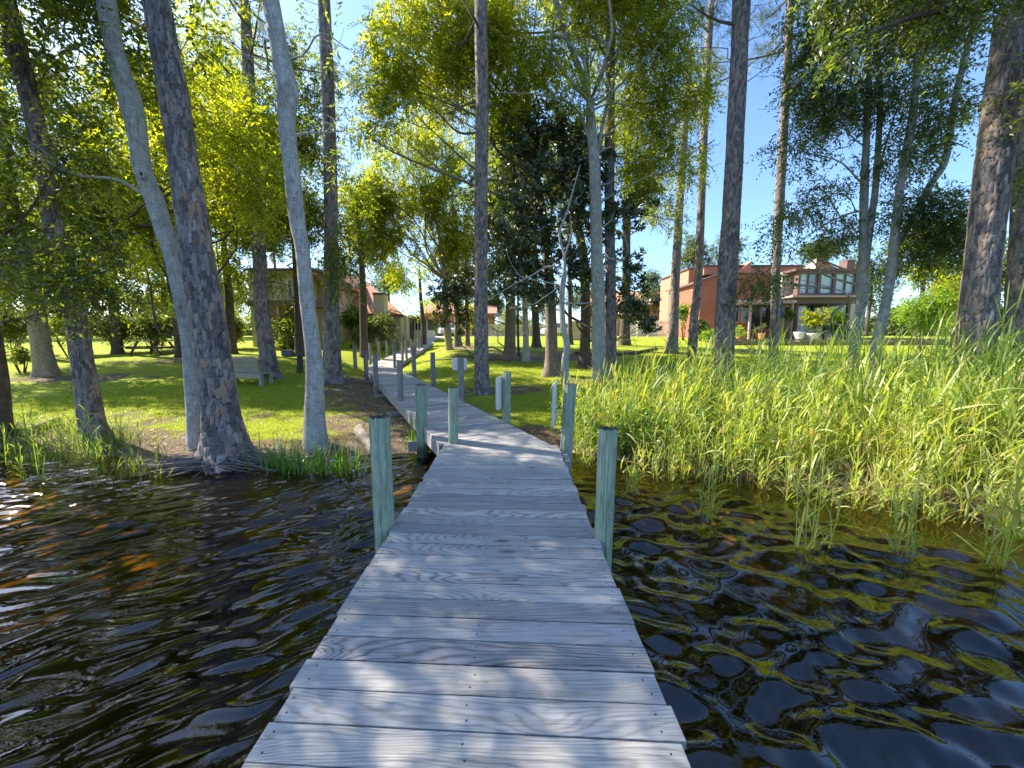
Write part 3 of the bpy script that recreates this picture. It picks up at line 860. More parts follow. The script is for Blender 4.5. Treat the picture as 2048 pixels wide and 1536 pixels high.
class Crown:
    def __init__(s): s.V = []; s.lv = []; s.nq = 0
    def clump(s, c, rad, nsp, K, L, Wd, tw, r, droop=.35, out=.5, tone=0.0, shell=.55, mask=True, spread=.9):
        """nsp leafy twigs inside an ellipsoid; each twig carries K leaves"""
        u = r.normal(size=(nsp, 3)); u /= np.linalg.norm(u, axis=1)[:, None]
        q = r.random(nsp) ** shell
        p0 = np.array(c) + u * q[:, None] * np.array(rad)
        # open up gaps with low-frequency noise
        gap = vnoise(p0[:, 0] * 1.5 + p0[:, 1] * .8, p0[:, 2] * 1.7 + p0[:, 1] * .6, int(abs(c[0]) * 13) % 50)
        ok = gap > r.normal(.40, .06, nsp)
        if mask: ok &= keep_mask(p0, r)
        p0 = p0[ok]; u = u[ok]; n = len(p0)
        if n == 0: return
        t = u * out + r.normal(0, .55, (n, 3)); t[:, 2] -= droop; t /= np.linalg.norm(t, axis=1)[:, None]
        l = tw * r.uniform(.6, 1.3, n)
        fr = (np.arange(K) + .5) / K
        base = p0[:, None, :] + t[:, None, :] * (l[:, None] * fr[None, :])[:, :, None]
        base[:, :, 2] -= (.25 * l[:, None] * fr[None, :] ** 2)
        side = np.cross(t, r.normal(size=(n, 3)) * .5 + np.array([0, 0, 1.0])); side /= np.linalg.norm(side, axis=1)[:, None] + 1e-9
        sg = np.where(np.arange(K) % 2 == 0, 1.0, -1.0)
        ld = t[:, None, :] * .6 + side[:, None, :] * (sg[None, :, None] * spread) + r.normal(0, .32, (n, K, 3))
        ld[:, :, 2] -= droop * .5
        ld /= np.linalg.norm(ld, axis=2)[:, :, None]
        up = r.normal(0, .55, (n, K, 3)) + np.array([0, 0, 1.0])
        sd = np.cross(ld, up); sd /= np.linalg.norm(sd, axis=2)[:, :, None] + 1e-9
        ll = L * r.uniform(.65, 1.2, (n, K, 1)); ww = Wd * r.uniform(.75, 1.2, (n, K, 1)) * .5
        a = base; m = base + ld * ll * .48
        nrm = np.cross(sd, ld)
        tip = base + ld * ll - nrm * ll * r.uniform(-.05, .22, (n, K, 1))
        quad = np.stack([a, m + sd * ww, tip, m - sd * ww], 2)
        s.V.append(quad.reshape(-1, 3))
        lv = np.clip(.42 + tone + r.normal(0, .2, (n, 1)) + r.normal(0, .16, (n, K)), 0, .9)
        lv = np.where(r.random((n, K)) < .012, 1.0, lv)
        s.lv.append(lv.ravel())
        # the twig itself, as a thin ribbon
        return p0
    def tufts(s, c, rad, nt, nn, L, Wd, r, tone=0.0, mask=True):
        u = r.normal(size=(nt, 3)); u /= np.linalg.norm(u, axis=1)[:, None]
        p0 = np.array(c) + u * (r.random(nt) ** .5)[:, None] * np.array(rad)
        if mask: p0 = p0[keep_mask(p0, r)]
        n = len(p0)
        if n == 0: return
        d = r.normal(size=(n, nn, 3)); d[:, :, 2] += .35; d /= np.linalg.norm(d, axis=2)[:, :, None]
        b = np.repeat(p0[:, None, :], nn, 1) + d * .02
        sd = np.cross(d, r.normal(size=(n, nn, 3))); sd /= np.linalg.norm(sd, axis=2)[:, :, None] + 1e-9
        ll = L * r.uniform(.7, 1.2, (n, nn, 1))
        tip = b + d * ll; tip[:, :, 2] -= .03
        quad = np.stack([b - sd * Wd / 2, b + sd * Wd / 2, tip + sd * Wd / 4, tip - sd * Wd / 4], 2)
        s.V.append(quad.reshape(-1, 3)); s.lv.append(np.clip(.45 + tone + r.normal(0, .2, n * nn), 0, .9))
    def whorls(s, c, rad, nw, K, L, Wd, r, tone=0.0, mask=True, yellow=.03):
        """big stiff leaves fanned round the twig ends (magnolia)"""
        u = r.normal(size=(nw, 3)); u /= np.linalg.norm(u, axis=1)[:, None]
        p0 = np.array(c) + u * (r.random(nw) ** .45)[:, None] * np.array(rad)
        if mask: p0 = p0[keep_mask(p0, r)]
        n = len(p0)
        if n == 0: return
        ax = r.normal(0, .5, (n, 3)) + np.array([0, -.15, .5]); ax /= np.linalg.norm(ax, axis=1)[:, None]
        e1 = np.cross(ax, r.normal(size=(n, 3))); e1 /= np.linalg.norm(e1, axis=1)[:, None]; e2 = np.cross(ax, e1)
        az = (np.arange(K) * 2.4)[None, :] + r.uniform(0, 6, (n, 1))
        el = r.uniform(.05, .9, (n, K))
        ld = (np.cos(az) * np.cos(el))[:, :, None] * e1[:, None] + (np.sin(az) * np.cos(el))[:, :, None] * e2[:, None] + np.sin(el)[:, :, None] * ax[:, None]
        b = p0[:, None, :] - ax[:, None, :] * r.uniform(0, .14, (n, K, 1)) + ld * .015
        up = ax[:, None, :] + r.normal(0, .25, (n, K, 3))
        sd = np.cross(ld, up); sd /= np.linalg.norm(sd, axis=2)[:, :, None] + 1e-9
        nrm = np.cross(sd, ld)
        ll = L * r.uniform(.7, 1.15, (n, K, 1)); ww = Wd * r.uniform(.8, 1.15, (n, K, 1)) * .5
        m1 = b + ld * ll * .38 + nrm * ll * .03; m2 = b + ld * ll * .75
        tip = b + ld * ll - nrm * ll * .10
        q1 = np.stack([b, m1 + sd * ww, m2 + sd * ww * .8, m2 - sd * 0], 2)
        q1 = np.stack([b, m1 + sd * ww, m2 + sd * ww * .85, tip], 2)
        q2 = np.stack([b, tip, m2 - sd * ww * .85, m1 - sd * ww], 2)
        lv = np.clip(.40 + tone + r.normal(0, .12, (n, 1)) + r.normal(0, .18, (n, K)), 0, .9)
        lv = np.where(r.random((n, K)) < yellow, 1.0, lv)
        s.V.append(q1.reshape(-1, 3)); s.lv.append(lv.ravel())
        s.V.append(q2.reshape(-1, 3)); s.lv.append(lv.ravel())
    def mesh(s, mat, off, name="crown"):
        V = np.concatenate(s.V) - off
        F = np.arange(len(V)).reshape(-1, 4)
        return np_mesh(name, V, F, [mat], False, attrs={"lv": np.concatenate(s.lv)})
    def build(s, mat, parent, name="crown"):
        return add_np(name, s.mesh(mat, wloc(parent), name), parent)

def px_path(path, Yd, lean_y=0.0, htop=None):
    """pixel path (px,py,width) from bottom to top in the plane Y=Yd -> points, radii"""
    pts, rad = [], []
    z0 = None
    for (px, py, w) in path:
        p = P(px, py, Yd)
        if z0 is None: z0 = p[2]
        Yk = Yd + lean_y * (p[2] - z0)
        p = P(px, py, Yk); pts.append(p); rad.append(W(w, px, py, Yk) / 2)
    return pts, rad
def limbs_to(tm, axis_pts, clumps, r0, rnd, sub=4, thin=.010):
    A = np.array(axis_pts)
    for (c, rad) in clumps:
        c = np.array(c); hd = np.hypot(A[:, 0] - c[0], A[:, 1] - c[1])
        zt = c[2] - .45 * np.min(hd) - .2
        i = int(np.argmin(np.abs(A[:, 2] - zt) + .0 * hd)); a = A[i]
        dist = np.linalg.norm(c - a)
        if dist < .2: continue
        mid = (a + c) / 2 + rnd.normal(0, .14 * dist, 3); mid[2] += .06 * dist
        q = (a * .75 + c * .25) + rnd.normal(0, .05 * dist, 3)
        br = min(r0 * .5, .008 + .009 * dist, .06)
        pts = tm.limb([a, q, mid, c], br, br * .3, 6, 10)
        for _ in range(sub):
            k = rnd.integers(4, 10); b = pts[k]
            e = c + rnd.normal(0, .6, 3) * np.array(rad)
            m = (b + e) / 2 + rnd.normal(0, .08, 3)
            tm.limb([b, m, e], br * .33, thin * .5, 4, 5)
LSTAT = {}
LAI = 6.5
LEAFK = 1.35
def make_tree(name, label, kind, Yd, path, bark, leafmat=None, clumps=(), group=None, ztop=None, base_px=None, sides=40, rings=180, flare=.45, lean_y=0.0, leaf=(.085, .03), K=12, tw=.5, dens=1.0, seed=1, extra=None, amp=None, cat="tree", tone=0.0, droop=.35, needle=False, cell=(.055, .13), sub=4, mask=True, whorl=False, lump=.02):
    r = np.random.default_rng(seed)
    leaf = (leaf[0] * LEAFK, leaf[1] * LEAFK * 1.05) if not whorl else leaf
    pts, rad = px_path(path, Yd, lean_y)
    b = pts[0]
    g = gz(b[0], b[1])
    d = (pts[1] - pts[0]); 
    if b[2] > g - .1:
        t = (b[2] - (g - .15)) / max(d[2], .05)
        pts = [b - d * t] + pts; rad = [rad[0]] + rad
    root = thing(name, label, cat, (pts[0][0], pts[0][1], g), group)
    if ztop is not None and pts[-1][2] < ztop:
        d = pts[-1] - pts[-2]; d = d / max(d[2], .1)
        h = ztop - pts[-1][2]
        d[0] *= .6
        pts = pts + [pts[-1] + d * h * .5, pts[-1] + d * h]; rad = rad + [rad[-1] * .75, max(.02, rad[-1] * .25)]
    tm = TrunkMesh()
    dd = np.concatenate([[0], np.cumsum(np.linalg.norm(np.diff(np.array(pts), axis=0), axis=1))])
    radn = np.interp(np.linspace(0, 1, 40), dd / dd[-1], rad)
    a = (.014 if bark is M['pine'] else 0.0) if amp is None else amp
    ax, _ = tm.bark(pts, radn, sides, rings, seed, cell[0], cell[1], a, flare, lump)
    cl3 = []
    cr = Crown()
    for c in clumps:
        (px, py, rx, ry) = c[:4]; Yc = c[4] if len(c) > 4 and c[4] else Yd
        dn = c[5] if len(c) > 5 else 1.0
        p = P(px, py, Yc); sc_ = zc_of(py, Yc) / FPX
        Rr = np.array([rx * sc_, min(rx, ry) * sc_ * .9, ry * sc_])
        cl3.append((p, Rr))
        area = math.pi * Rr[0] * Rr[2]
        if needle:
            cr.tufts(p, Rr, int(area * 14 * dn * dens), 26, .20, .004, r, tone, mask)
        elif whorl:
            cr.whorls(p, Rr, int(area * 60 * dn * dens), 9, leaf[0], leaf[1], r, tone, mask)
        else:
            nleaf = LAI * dn * dens * area / (leaf[0] * leaf[1] * .5)
            cr.clump(p, Rr, int(nleaf / K), K, leaf[0], leaf[1], tw, r, droop=droop, tone=tone + (c[6] if len(c) > 6 else 0), mask=mask)
    if extra: extra(tm, ax, r, cr, cl3)
    if cl3 and sub >= 0: limbs_to(tm, ax, cl3, float(np.mean(radn[:10])), r, sub)
    tm.build(bark, root)
    if cr.V:
        cr.build(leafmat, root)
        LSTAT[label] = sum(len(v) for v in cr.V) // 4
    return root, ax
def pine_top(n=9, z0=9.0, spread=2.6):
    """needle boughs round the upper stem of a pine, above the picture"""
    def f(tm, ax, r, cr, cl3):
        A = np.array(ax); A = A[A[:, 2] > z0]
        if len(A) < 2: return
        for i in range(n):
            a = A[int((i + .5) / n * (len(A) - 1))]
            th = r.uniform(0, 6.28); L = spread * r.uniform(.5, 1.0) * (1.15 - .6 * i / n)
            e = a + np.array([math.cos(th) * L, math.sin(th) * L, .15 * L])
            tm.limb([a, (a + e) / 2 + np.array([0, 0, -.12]), e], .05, .015, 5, 6)
            for t in (.45, .75, 1.0):
                cr.tufts(a + (e - a) * t, (.55, .55, .35), 14, 16, .24, .009, r)
    return f

PG = "tall pine trees with plated bark"
HG = "broadleaf trees on the shore lawn"
# ---- pines
make_tree("pine_tree", "thick plated pine trunk rising at the water's edge with roots in the lake", "pine", 5.85,
    [(455, 925, 92), (447, 862, 84), (440, 808, 77), (422, 671, 72), (395, 513, 72), (369, 342, 65), (344, 171, 66), (312, 0, 60)], M['pine'], M['needle'], (), PG, 14, sides=84, rings=440, flare=.75, seed=11, extra=pine_top(12, 8), cell=(.055, .14), amp=.017)
make_tree("pine_tree", "gray leaning pine at the far left with a rust-orange strip at its foot", "pine", 6.7,
    [(192, 865, 60), (184, 842, 58), (168, 739, 49), (147, 609, 48), (115, 480, 46), (97, 410, 45), (96, 359, 44), (50, 160, 47), (33, 100, 52), (14, 0, 40)], M['pine'], M['needle'], (), PG, 12, sides=64, rings=300, flare=.3, seed=12, extra=pine_top(9, 8), cell=(.045, .12), amp=.010)
make_tree("pine_tree", "dark pine standing behind the wooden bench", "pine", 14.4,
    [(545, 762, 44), (540, 739, 36), (526, 637, 33), (518, 500, 28), (505, 300, 26), (494, 85, 24)], M['pine'], M['needle'], (), PG, 15, sides=44, rings=220, flare=.5, seed=13, extra=pine_top(10, 11), cell=(.06, .12))
make_tree("pine_tree", "dark pine just left of the far boardwalk with leafy sprigs on its bark", "pine", 14.0,
    [(667, 768, 44), (665, 740, 38), (663, 637, 33), (662, 500, 29), (660, 300, 27), (648, 0, 26)], M['pine'], M['leaf'],
    [(690, 560, 40, 70, 13.6, .5), (700, 480, 45, 50, 13.5, .5), (650, 540, 22, 40, 13.4, .5)], PG, 16, sides=44, rings=220, flare=.5, seed=14, extra=None, cell=(.06, .12), leaf=(.09, .032))
make_tree("pine_tree", "straight pine in the middle just right of the boardwalk signs", "pine", 11.6,
    [(966, 788, 34), (964, 755, 30), (963, 700, 28), (962, 603, 26), (962, 512, 26), (963, 350, 26), (964, 205, 26), (962, 51, 25), (961, -60, 24)], M['pine'], M['needle'], (), PG, 15, sides=52, rings=330, flare=.35, seed=15, extra=pine_top(9, 10), cell=(.045, .12), amp=.011)
make_tree("pine_tree", "dark slender pine left of the sky gap, farthest of the right row", "pine", 22,
    [(1342, 703, 27), (1346, 660, 22), (1349, 602, 19), (1351, 548, 18), (1362, 365, 16), (1369, 255, 16), (1382, 100, 15)], M['pine'], M['needle'], [(1395, 300, 45, 45, 22, .35)], PG, 17, sides=36, rings=160, flare=.45, seed=16, extra=pine_top(8, 13), needle=True, mask=False)
make_tree("pine_tree", "slender brown pine immediately left of the thickest right-hand pine row trunk", "pine", 19,
    [(1384, 722, 22), (1388, 640, 18), (1397, 548, 17), (1404, 365, 16), (1412, 182, 16), (1422, 0, 14)], M['pine'], M['needle'], [(1400, 130, 40, 50, 19, .4)], PG, 17, sides=36, rings=180, flare=.4, seed=17, extra=pine_top(8, 13), needle=True, mask=False)
make_tree("pine_tree", "straight stout pine with narrow plates left of the open blue sky", "pine", 11.4,
    [(1446, 775, 44), (1450, 640, 41), (1455, 548, 40), (1466, 365, 37), (1475, 182, 36), (1483, 0, 37)], M['pine'], M['needle'],
    [(1530, 70, 45, 45, 11.6, .45), (1545, 130, 55, 35, 11.6, .35), (1520, 20, 40, 30, 11.8, .4), (1395, 95, 30, 40, 11.8, .35)], PG, 15, sides=56, rings=340, flare=.3, seed=18, extra=pine_top(9, 10), needle=True, cell=(.045, .13), amp=.012, mask=False)
make_tree("pine_tree", "slim dark pine in front of the red house between sky and leaves", "pine", 16.8,
    [(1545, 735, 22), (1550, 636, 19), (1551, 548, 18), (1561, 365, 21), (1572, 182, 18), (1580, 0, 16)], M['pine'], M['needle'], (), PG, 17, sides=36, rings=200, flare=.35, seed=19, extra=pine_top(8, 13), cell=(.05, .11))
make_tree("pine_tree", "massive plated pine trunk rising from the reeds at the right", "pine", 7.4,
    [(1945, 830, 98), (1950, 690, 88), (1963, 548, 80), (1983, 365, 83), (2002, 182, 78), (2018, 60, 70), (2030, 0, 64)], M['pine'], M['needle'], (), PG, 14, sides=84, rings=420, flare=.25, seed=20, extra=pine_top(10, 9), cell=(.06, .16), amp=.017)
make_tree("pine_tree", "reddish pine trunk cut off by the right picture edge behind the massive pine", "pine", 8.8,
    [(2036, 800, 74), (2040, 660, 70), (2048, 480, 66), (2060, 250, 62)], M['pine'], M['needle'], (), PG, 12, sides=64, rings=260, flare=.2, seed=21, cell=(.06, .11), amp=.012)

# ---- gray and broadleaf trees on the left
make_tree("broadleaf_tree", "pale gray tree with a knot hole leaning left behind the shoreline pine", "hardwood", 6.25,
    [(396, 890, 44), (393, 876, 42), (390, 800, 40), (382, 705, 38), (372, 637, 38), (358, 568, 38), (343, 500, 40), (335, 478, 42), (313, 410, 44), (287, 342, 40), (275, 273, 44), (262, 205, 53), (231, 103, 45), (213, 0, 46)],
    M['gray'], M['leaf'], [(150, 120, 150, 110, 6.6, .7), (330, 60, 110, 80, 7.0, .6), (60, 300, 120, 100, 6.5, .8), (220, -130, 200, 110, 7, .7), (420, -170, 170, 110, 7.5, .6), (60, -130, 170, 120, 6.5, .7), (150, -380, 200, 130, 7, .8), (380, -420, 200, 130, 7.2, .8), (-60, -300, 180, 150, 6.6, .8), (300, -680, 260, 150, 6.6, .8)], HG, 9, sides=52, rings=220, flare=.2, seed=31, leaf=(.085, .030), sub=5, lump=.035)
make_tree("broadleaf_tree", "crooked silver-gray tree with a swollen bend standing at the iris clump", "hardwood", 6.45,
    [(631, 880, 50), (629, 842, 44), (629, 773, 38), (627, 705, 34), (615, 602, 33), (604, 500, 30), (594, 444, 33), (584, 342, 34), (573, 239, 36), (576, 190, 45), (572, 165, 47), (560, 103, 36), (542, 0, 38)],
    M['gray'], M['leaf'], [(700, 100, 60, 100, 7.2, .45), (520, -70, 150, 80, 7.0, .6), (640, -150, 150, 90, 7.0, .5), (600, -400, 190, 130, 7.2, .7), (780, -350, 150, 110, 8.0, .6), (650, -680, 240, 140, 6.6, .7), (700, 260, 60, 80, 8.2, .45), (440, 60, 60, 60, 7.5, .45)], HG, 9, sides=56, rings=260, flare=.3, seed=32, leaf=(.095, .026), sub=5, lump=.035)
make_tree("broadleaf_tree", "tan flaky-barked tree with a wide root flare on the far left lawn", "hardwood", 15,
    [(92, 738, 50), (82, 690, 46), (75, 640, 42), (62, 560, 40), (45, 500, 38), (20, 400, 36), (10, 300, 34)], M['tanbark'], M['leaf'],
    [(90, 470, 170, 90, 14.5, 1.0, .05), (40, 330, 170, 120, 15, 1.0), (190, 260, 130, 120, 16, .9, .05), (60, 170, 150, 100, 15, .9), (260, 430, 120, 90, 16, .9, .1), (-90, 420, 150, 200, 14, 1.0), (300, 560, 90, 60, 17, .7, .15)], HG, 12, sides=44, rings=160, flare=.6, seed=33, leaf=(.11, .045), tone=.02)
make_tree("broadleaf_tree", "young bay tree whose drooping deep green leaves hide the leaning pine", "hardwood", 6.2,
    [(-260, 925, 13), (-220, 760, 12), (-130, 620, 11), (-20, 500, 9), (60, 420, 7), (100, 350, 5)], M['darkbark'], M['leaf'],
    [(100, 480, 75, 75, 6.0, .75, -.05), (155, 560, 60, 60, 5.9, .8, -.05), (40, 420, 70, 70, 6.0, .75, -.1), (190, 470, 55, 45, 6.2, .6), (30, 300, 70, 80, 6.2, .7), (260, 580, 60, 45, 6.3, .45), (140, 300, 70, 70, 6.4, .5), (20, 560, 50, 45, 6.2, .5)], HG, None, sides=16, rings=40, flare=.2, seed=34, leaf=(.085, .028), droop=.5, amp=0)
make_tree("broadleaf_tree", "thin dark leaning tree showing between the gray and plated shore trunks", "hardwood", 14.8,
    [(376, 745, 14), (370, 705, 13), (352, 620, 12), (337, 555, 11), (320, 450, 11), (310, 300, 10)], M['darkbark'], M['leaf_y'],
    [(420, 250, 95, 90, 15, .8, -.1), (300, 340, 100, 90, 15, .8, -.1), (450, 400, 85, 80, 15.5, .9, -.15), (430, 120, 90, 80, 15.5, .7), (280, 200, 90, 80, 15, .7), (450, 530, 70, 55, 16, .8, -.1), (200, 560, 90, 50, 16.5, .6), (390, 330, 95, 75, 13.2, .8), (500, 230, 80, 70, 13.4, .7), (330, 470, 80, 70, 13.2, .7), (250, 330, 90, 80, 13.0, .7), (480, 360, 75, 65, 12.8, .7), (400, 40, 110, 70, 14, .5), (560, 340, 60, 60, 12.6, .6), (330, 250, 80, 60, 12.0, 1.0), (400, 200, 70, 60, 11.5, .8), (450, 300, 70, 55, 12.2, .9), (430, 350, 80, 60, 17.5, 1.0), (380, 270, 80, 60, 18.5, 1.0), (470, 430, 70, 50, 17.5, .9), (350, 420, 70, 50, 18, .9), (560, 300, 70, 60, 18, .8), (445, 325, 75, 60, 9.8, .9), (375, 215, 80, 60, 9.8, .9), (300, 130, 80, 60, 9.6, .7), (520, 400, 60, 50, 10.2, .8), (480, 260, 60, 50, 10.2, .8)], HG, 11, sides=28, rings=80, flare=.3, seed=35, leaf=(.10, .038))
make_tree("broadleaf_tree", "thin dark trunk hidden behind the crooked silver-gray tree", "hardwood", 15.5,
    [(600, 742, 13), (600, 690, 12), (601, 600, 11), (598, 480, 10), (590, 300, 9)], M['darkbark'], M['leaf'],
    [(560, 420, 65, 80, 15.5, .9), (530, 260, 75, 90, 15.5, .9), (620, 280, 60, 90, 16, .85), (600, 130, 90, 80, 16, .8), (480, 480, 60, 60, 16, .8), (640, 430, 55, 70, 16, .8), (700, 400, 50, 60, 16.5, .6, .1), (520, 560, 50, 40, 16, .6)], HG, 12, sides=28, rings=80, flare=.3, seed=36, leaf=(.10, .04))

# ---- trees of the middle grove
make_tree("broadleaf_tree", "big yellow-green oak crown over the boardwalk on a ridged brown trunk", "hardwood", 15,
    [(1104, 752, 36), (1103, 715, 25), (1102, 640, 22), (1098, 560, 21), (1085, 430, 19), (1060, 300, 16)], M['brownbark'], M['leaf_y'],
    [(880, 70, 105, 70, 13.8, 1.0, .1), (780, 160, 80, 55, 13.5, .95, .1), (830, 230, 85, 45, 13.5, .8, .1), (980, 60, 95, 75, 14, 1.0, .05), (1040, 150, 80, 65, 14, .9), (740, 240, 60, 50, 13.3, .7, .12), (900, 160, 80, 60, 14.5, .9, .05), (1080, -40, 150, 80, 14.5, .9), (880, -70, 150, 70, 14, .9), (840, 20, 90, 60, 13.6, .9, .08), (945, 130, 85, 60, 14.2, .9, .05), (800, 100, 75, 50, 13.4, .9, .1), (1050, 30, 95, 65, 14.3, .9), (1000, 225, 70, 40, 14.2, .8), (880, 215, 70, 45, 14.6, .8, .05), (750, 50, 25, 30, 13.6, .3)], HG, 10, sides=40, rings=120, flare=.7, seed=41, dens=1.5, leaf=(.10, .032), tw=.45, amp=.0,
    extra=lambda tm, ax, r, cr, cl: [tm.limb([P(1085, 300, 15), P(1020, 215, 14.4), P(985, 212, 14), P(940, 215, 13.8)], .07, .05, 7, 12), tm.limb([P(975, 262, 14), P(920, 266, 13.8), P(885, 235, 13.7), P(850, 205, 13.6), P(800, 196, 13.5)], .045, .012, 6, 14), tm.limb([P(970, 200, 14), P(935, 208, 13.8), P(900, 226, 13.8), P(870, 225, 13.8), P(840, 205, 13.7)], .04, .01, 6, 12), tm.limb([P(1130, 60, 14.6), P(1060, 66, 14.3), P(990, 60, 14.2)], .035, .02, 6, 10)])
def gray_fork(tm, ax, r, cr, cl):
    tm.limb([P(1180, 205, 13.5), P(1163, 150, 13.5), P(1142, 95, 13.4), P(1122, 34, 13.4), P(1108, -10, 13.3)], .11, .08, 9, 16)
    tm.limb([P(1190, 330, 13.5), P(1216, 200, 13.7), P(1240, 130, 13.8), P(1290, 60, 14)], .07, .03, 7, 12)
    tm.limb([P(1185, 300, 13.5), P(1150, 215, 13.4), P(1080, 190, 13.3), P(1000, 185, 13.2)], .05, .015, 6, 12)
make_tree("broadleaf_tree", "large crackled gray trunk dividing the grove, leaves forking high above", "hardwood", 13.5,
    [(1204, 768, 36), (1199, 740, 30), (1197, 678, 27), (1196, 578, 26), (1194, 512, 24), (1189, 342, 23), (1182, 250, 20), (1180, 205, 16)], M['graygreen'], M['leaf_y'],
    [(1180, 60, 95, 75, 13.4, .9, -.05), (1290, 90, 90, 75, 13.8, .9, -.1), (1270, 220, 80, 70, 14, .9, -.12), (1330, 170, 55, 60, 14, .65, -.15), (1290, 330, 55, 60, 14, .75, -.15), (1170, 170, 70, 55, 13.2, .7), (1350, 40, 60, 60, 14, .7, -.15), (1230, -60, 170, 80, 13.5, .9), (1150, -260, 150, 110, 12, .9), (1330, -280, 120, 100, 12.5, .8), (1000, -300, 140, 110, 12.5, .8), (1260, -500, 160, 110, 11, .9), (1000, -540, 160, 120, 11, .8), (1240, 20, 85, 65, 14.2, .9, -.05), (1120, 95, 85, 60, 14, .9), (1330, 260, 45, 60, 14.2, .8, -.15), (1240, 150, 75, 60, 14.5, .9, -.1), (1310, 400, 40, 45, 14.5, .7, -.15), (1378, 330, 38, 60, 14.2, .6, -.1), (1395, 190, 38, 60, 14.2, .55, -.1), (1345, 440, 30, 35, 14.4, .5, -.1)], HG, None, sides=52, rings=180, flare=.35, seed=42, dens=1.4, leaf=(.09, .03), extra=gray_fork, amp=.006, cell=(.04, .07))
make_tree("pine_tree", "pinkish pine trunk half hidden behind the crackled gray trunk", "pine", 14.3,
    [(1224, 768, 26), (1222, 700, 22), (1221, 560, 21), (1219, 400, 20), (1220, 200, 19), (1221, 50, 18), (1222, -60, 17)], M['pine'], M['needle'], (), PG, 15, sides=40, rings=200, flare=.3, seed=43, extra=pine_top(8, 11), cell=(.05, .12))
def slim_fork(tm, ax, r, cr, cl):
    Yq = 12.6
    for pts, a, b in (([(1124, 536), (1095, 533), (1060, 553), (1020, 573), (977, 600)], .035, .012), ([(1119, 570), (1085, 563), (1052, 556), (1030, 545)], .03, .01), ([(1127, 606), (1160, 607), (1184, 605)], .03, .02), ([(1130, 545), (1128, 505), (1118, 470), (1135, 420), (1160, 330)], .05, .02), ([(1126, 520), (1142, 470), (1140, 430)], .04, .015),
                      ([(1120, 572), (1095, 590), (1060, 612), (1020, 616)], .022, .008), ([(1060, 553), (1040, 552), (1015, 510), (1025, 490)], .016, .006), ([(1130, 560), (1112, 540), (1105, 520)], .02, .01)):
        tm.limb([P(x, y, Yq) for x, y in pts], a, b, 6, 12)
make_tree("broadleaf_tree", "slim crooked silvery trunk with bare twisting limbs behind the white sign", "hardwood", 12.7,
    [(1131, 778, 16), (1130, 727, 14), (1134, 690, 14), (1126, 653, 12), (1124, 591, 10.5), (1130, 542, 10)], M['gray'], M['leaf_mag'], (), HG, None, sides=28, rings=90, flare=.2, seed=44, extra=slim_fork, lump=.05)
MAGC = [(1040, 285, 70, 60, 14.4, 1.0), (1120, 250, 80, 55, 14.4, 1.0), (1170, 330, 65, 60, 14.4, 1.0), (1060, 370, 75, 60, 14.4, 1.1), (1140, 420, 80, 65, 14.4, 1.1), (1040, 460, 75, 60, 14.4, 1.0), (1225, 440, 70, 55, 14.4, 1.0), (1110, 520, 90, 45, 14.4, 1.0), (1010, 540, 60, 50, 14.4, .8), (1270, 610, 45, 40, 14.5, .9), (1260, 540, 45, 50, 14.4, .8), (1300, 650, 25, 22, 14.3, .8), (1190, 560, 60, 50, 14.4, .8), (1060, 590, 60, 35, 14.4, .7), (1290, 400, 30, 30, 14.4, .6)]
make_tree("magnolia_tree", "dark glossy large-leaved magnolia filling the middle of the grove", "hardwood", 17,
    [(1168, 733, 26), (1170, 690, 20), (1171, 600, 19), (1165, 500, 18), (1140, 380, 14), (1120, 260, 8)], M['darkbark'], M['leaf_mag'], MAGC, HG, None, sides=40, rings=120, flare=.5, seed=45, leaf=(.19, .075), whorl=True, sub=3)
make_tree("broadleaf_tree", "brown ridged trunk left of the pale trunk at the grove's leaf-littered floor", "hardwood", 20,
    [(1020, 718, 28), (1020, 690, 22), (1021, 620, 20), (1020, 520, 17), (1015, 400, 14)], M['brownbark'], M['leaf_mag'], [(1000, 470, 70, 60, 19, .9), (1060, 330, 80, 70, 19.5, .9), (960, 560, 70, 50, 19, .8), (900, 590, 45, 45, 20, .9), (925, 640, 22, 30, 21, .8), (880, 640, 20, 20, 21, .8)], HG, None, sides=36, rings=80, flare=.5, seed=46, leaf=(.18, .07), whorl=True, sub=3)
for i, (lb, Yd, path, bk) in enumerate([
    ("thin pale spotted trunk among darker trunks of the grove", 19, [(1052, 724, 15), (1052, 690, 12), (1050, 620, 11), (1045, 500, 10), (1040, 380, 8)], 'gray'),
    ("rust-brown straight trunk behind the thin pale spotted one", 25, [(1073, 699, 19), (1072, 660, 15), (1070, 600, 14), (1068, 480, 12), (1066, 360, 10)], 'darkbark'),
    ("narrow dark trunk right behind the slim crooked silvery tree", 27, [(1141, 694, 12), (1140, 650, 9), (1139, 560, 8), (1137, 430, 7)], 'darkbark'),
    ("very thin dark sapling trunk beside the brown ridged trunk", 21, [(1037, 704, 5), (1036, 660, 4.5), (1036, 600, 4), (1035, 480, 3)], 'darkbark'),
    ("dark trunk at the grove's right end above the stone edging", 26.5, [(1249, 692, 25), (1250, 655, 20), (1253, 555, 17), (1253, 445, 16), (1256, 300, 13), (1262, 180, 9)], 'darkbark')]):
    ext = [(1262, 250, 60, 80, 26, .8), (1280, 380, 50, 60, 25, .8)] if i == 4 else [(1066, 330, 90, 70, 23, 1.0), (980, 370, 80, 70, 22.5, 1.0), (1130, 290, 80, 70, 23, 1.0), (1000, 250, 80, 60, 22, .9)] if i == 1 else [(path[-1][0], path[-1][1] + 20, 50, 70, Yd, .9), (path[-1][0] - 20, path[-1][1] - 70, 60, 60, Yd, .8)]
    make_tree("broadleaf_tree", lb, "hardwood", Yd, path, M[bk], M['leaf'], ext, HG, None, sides=28, rings=60, flare=.45, seed=50 + i, leaf=(.13, .05), sub=3)
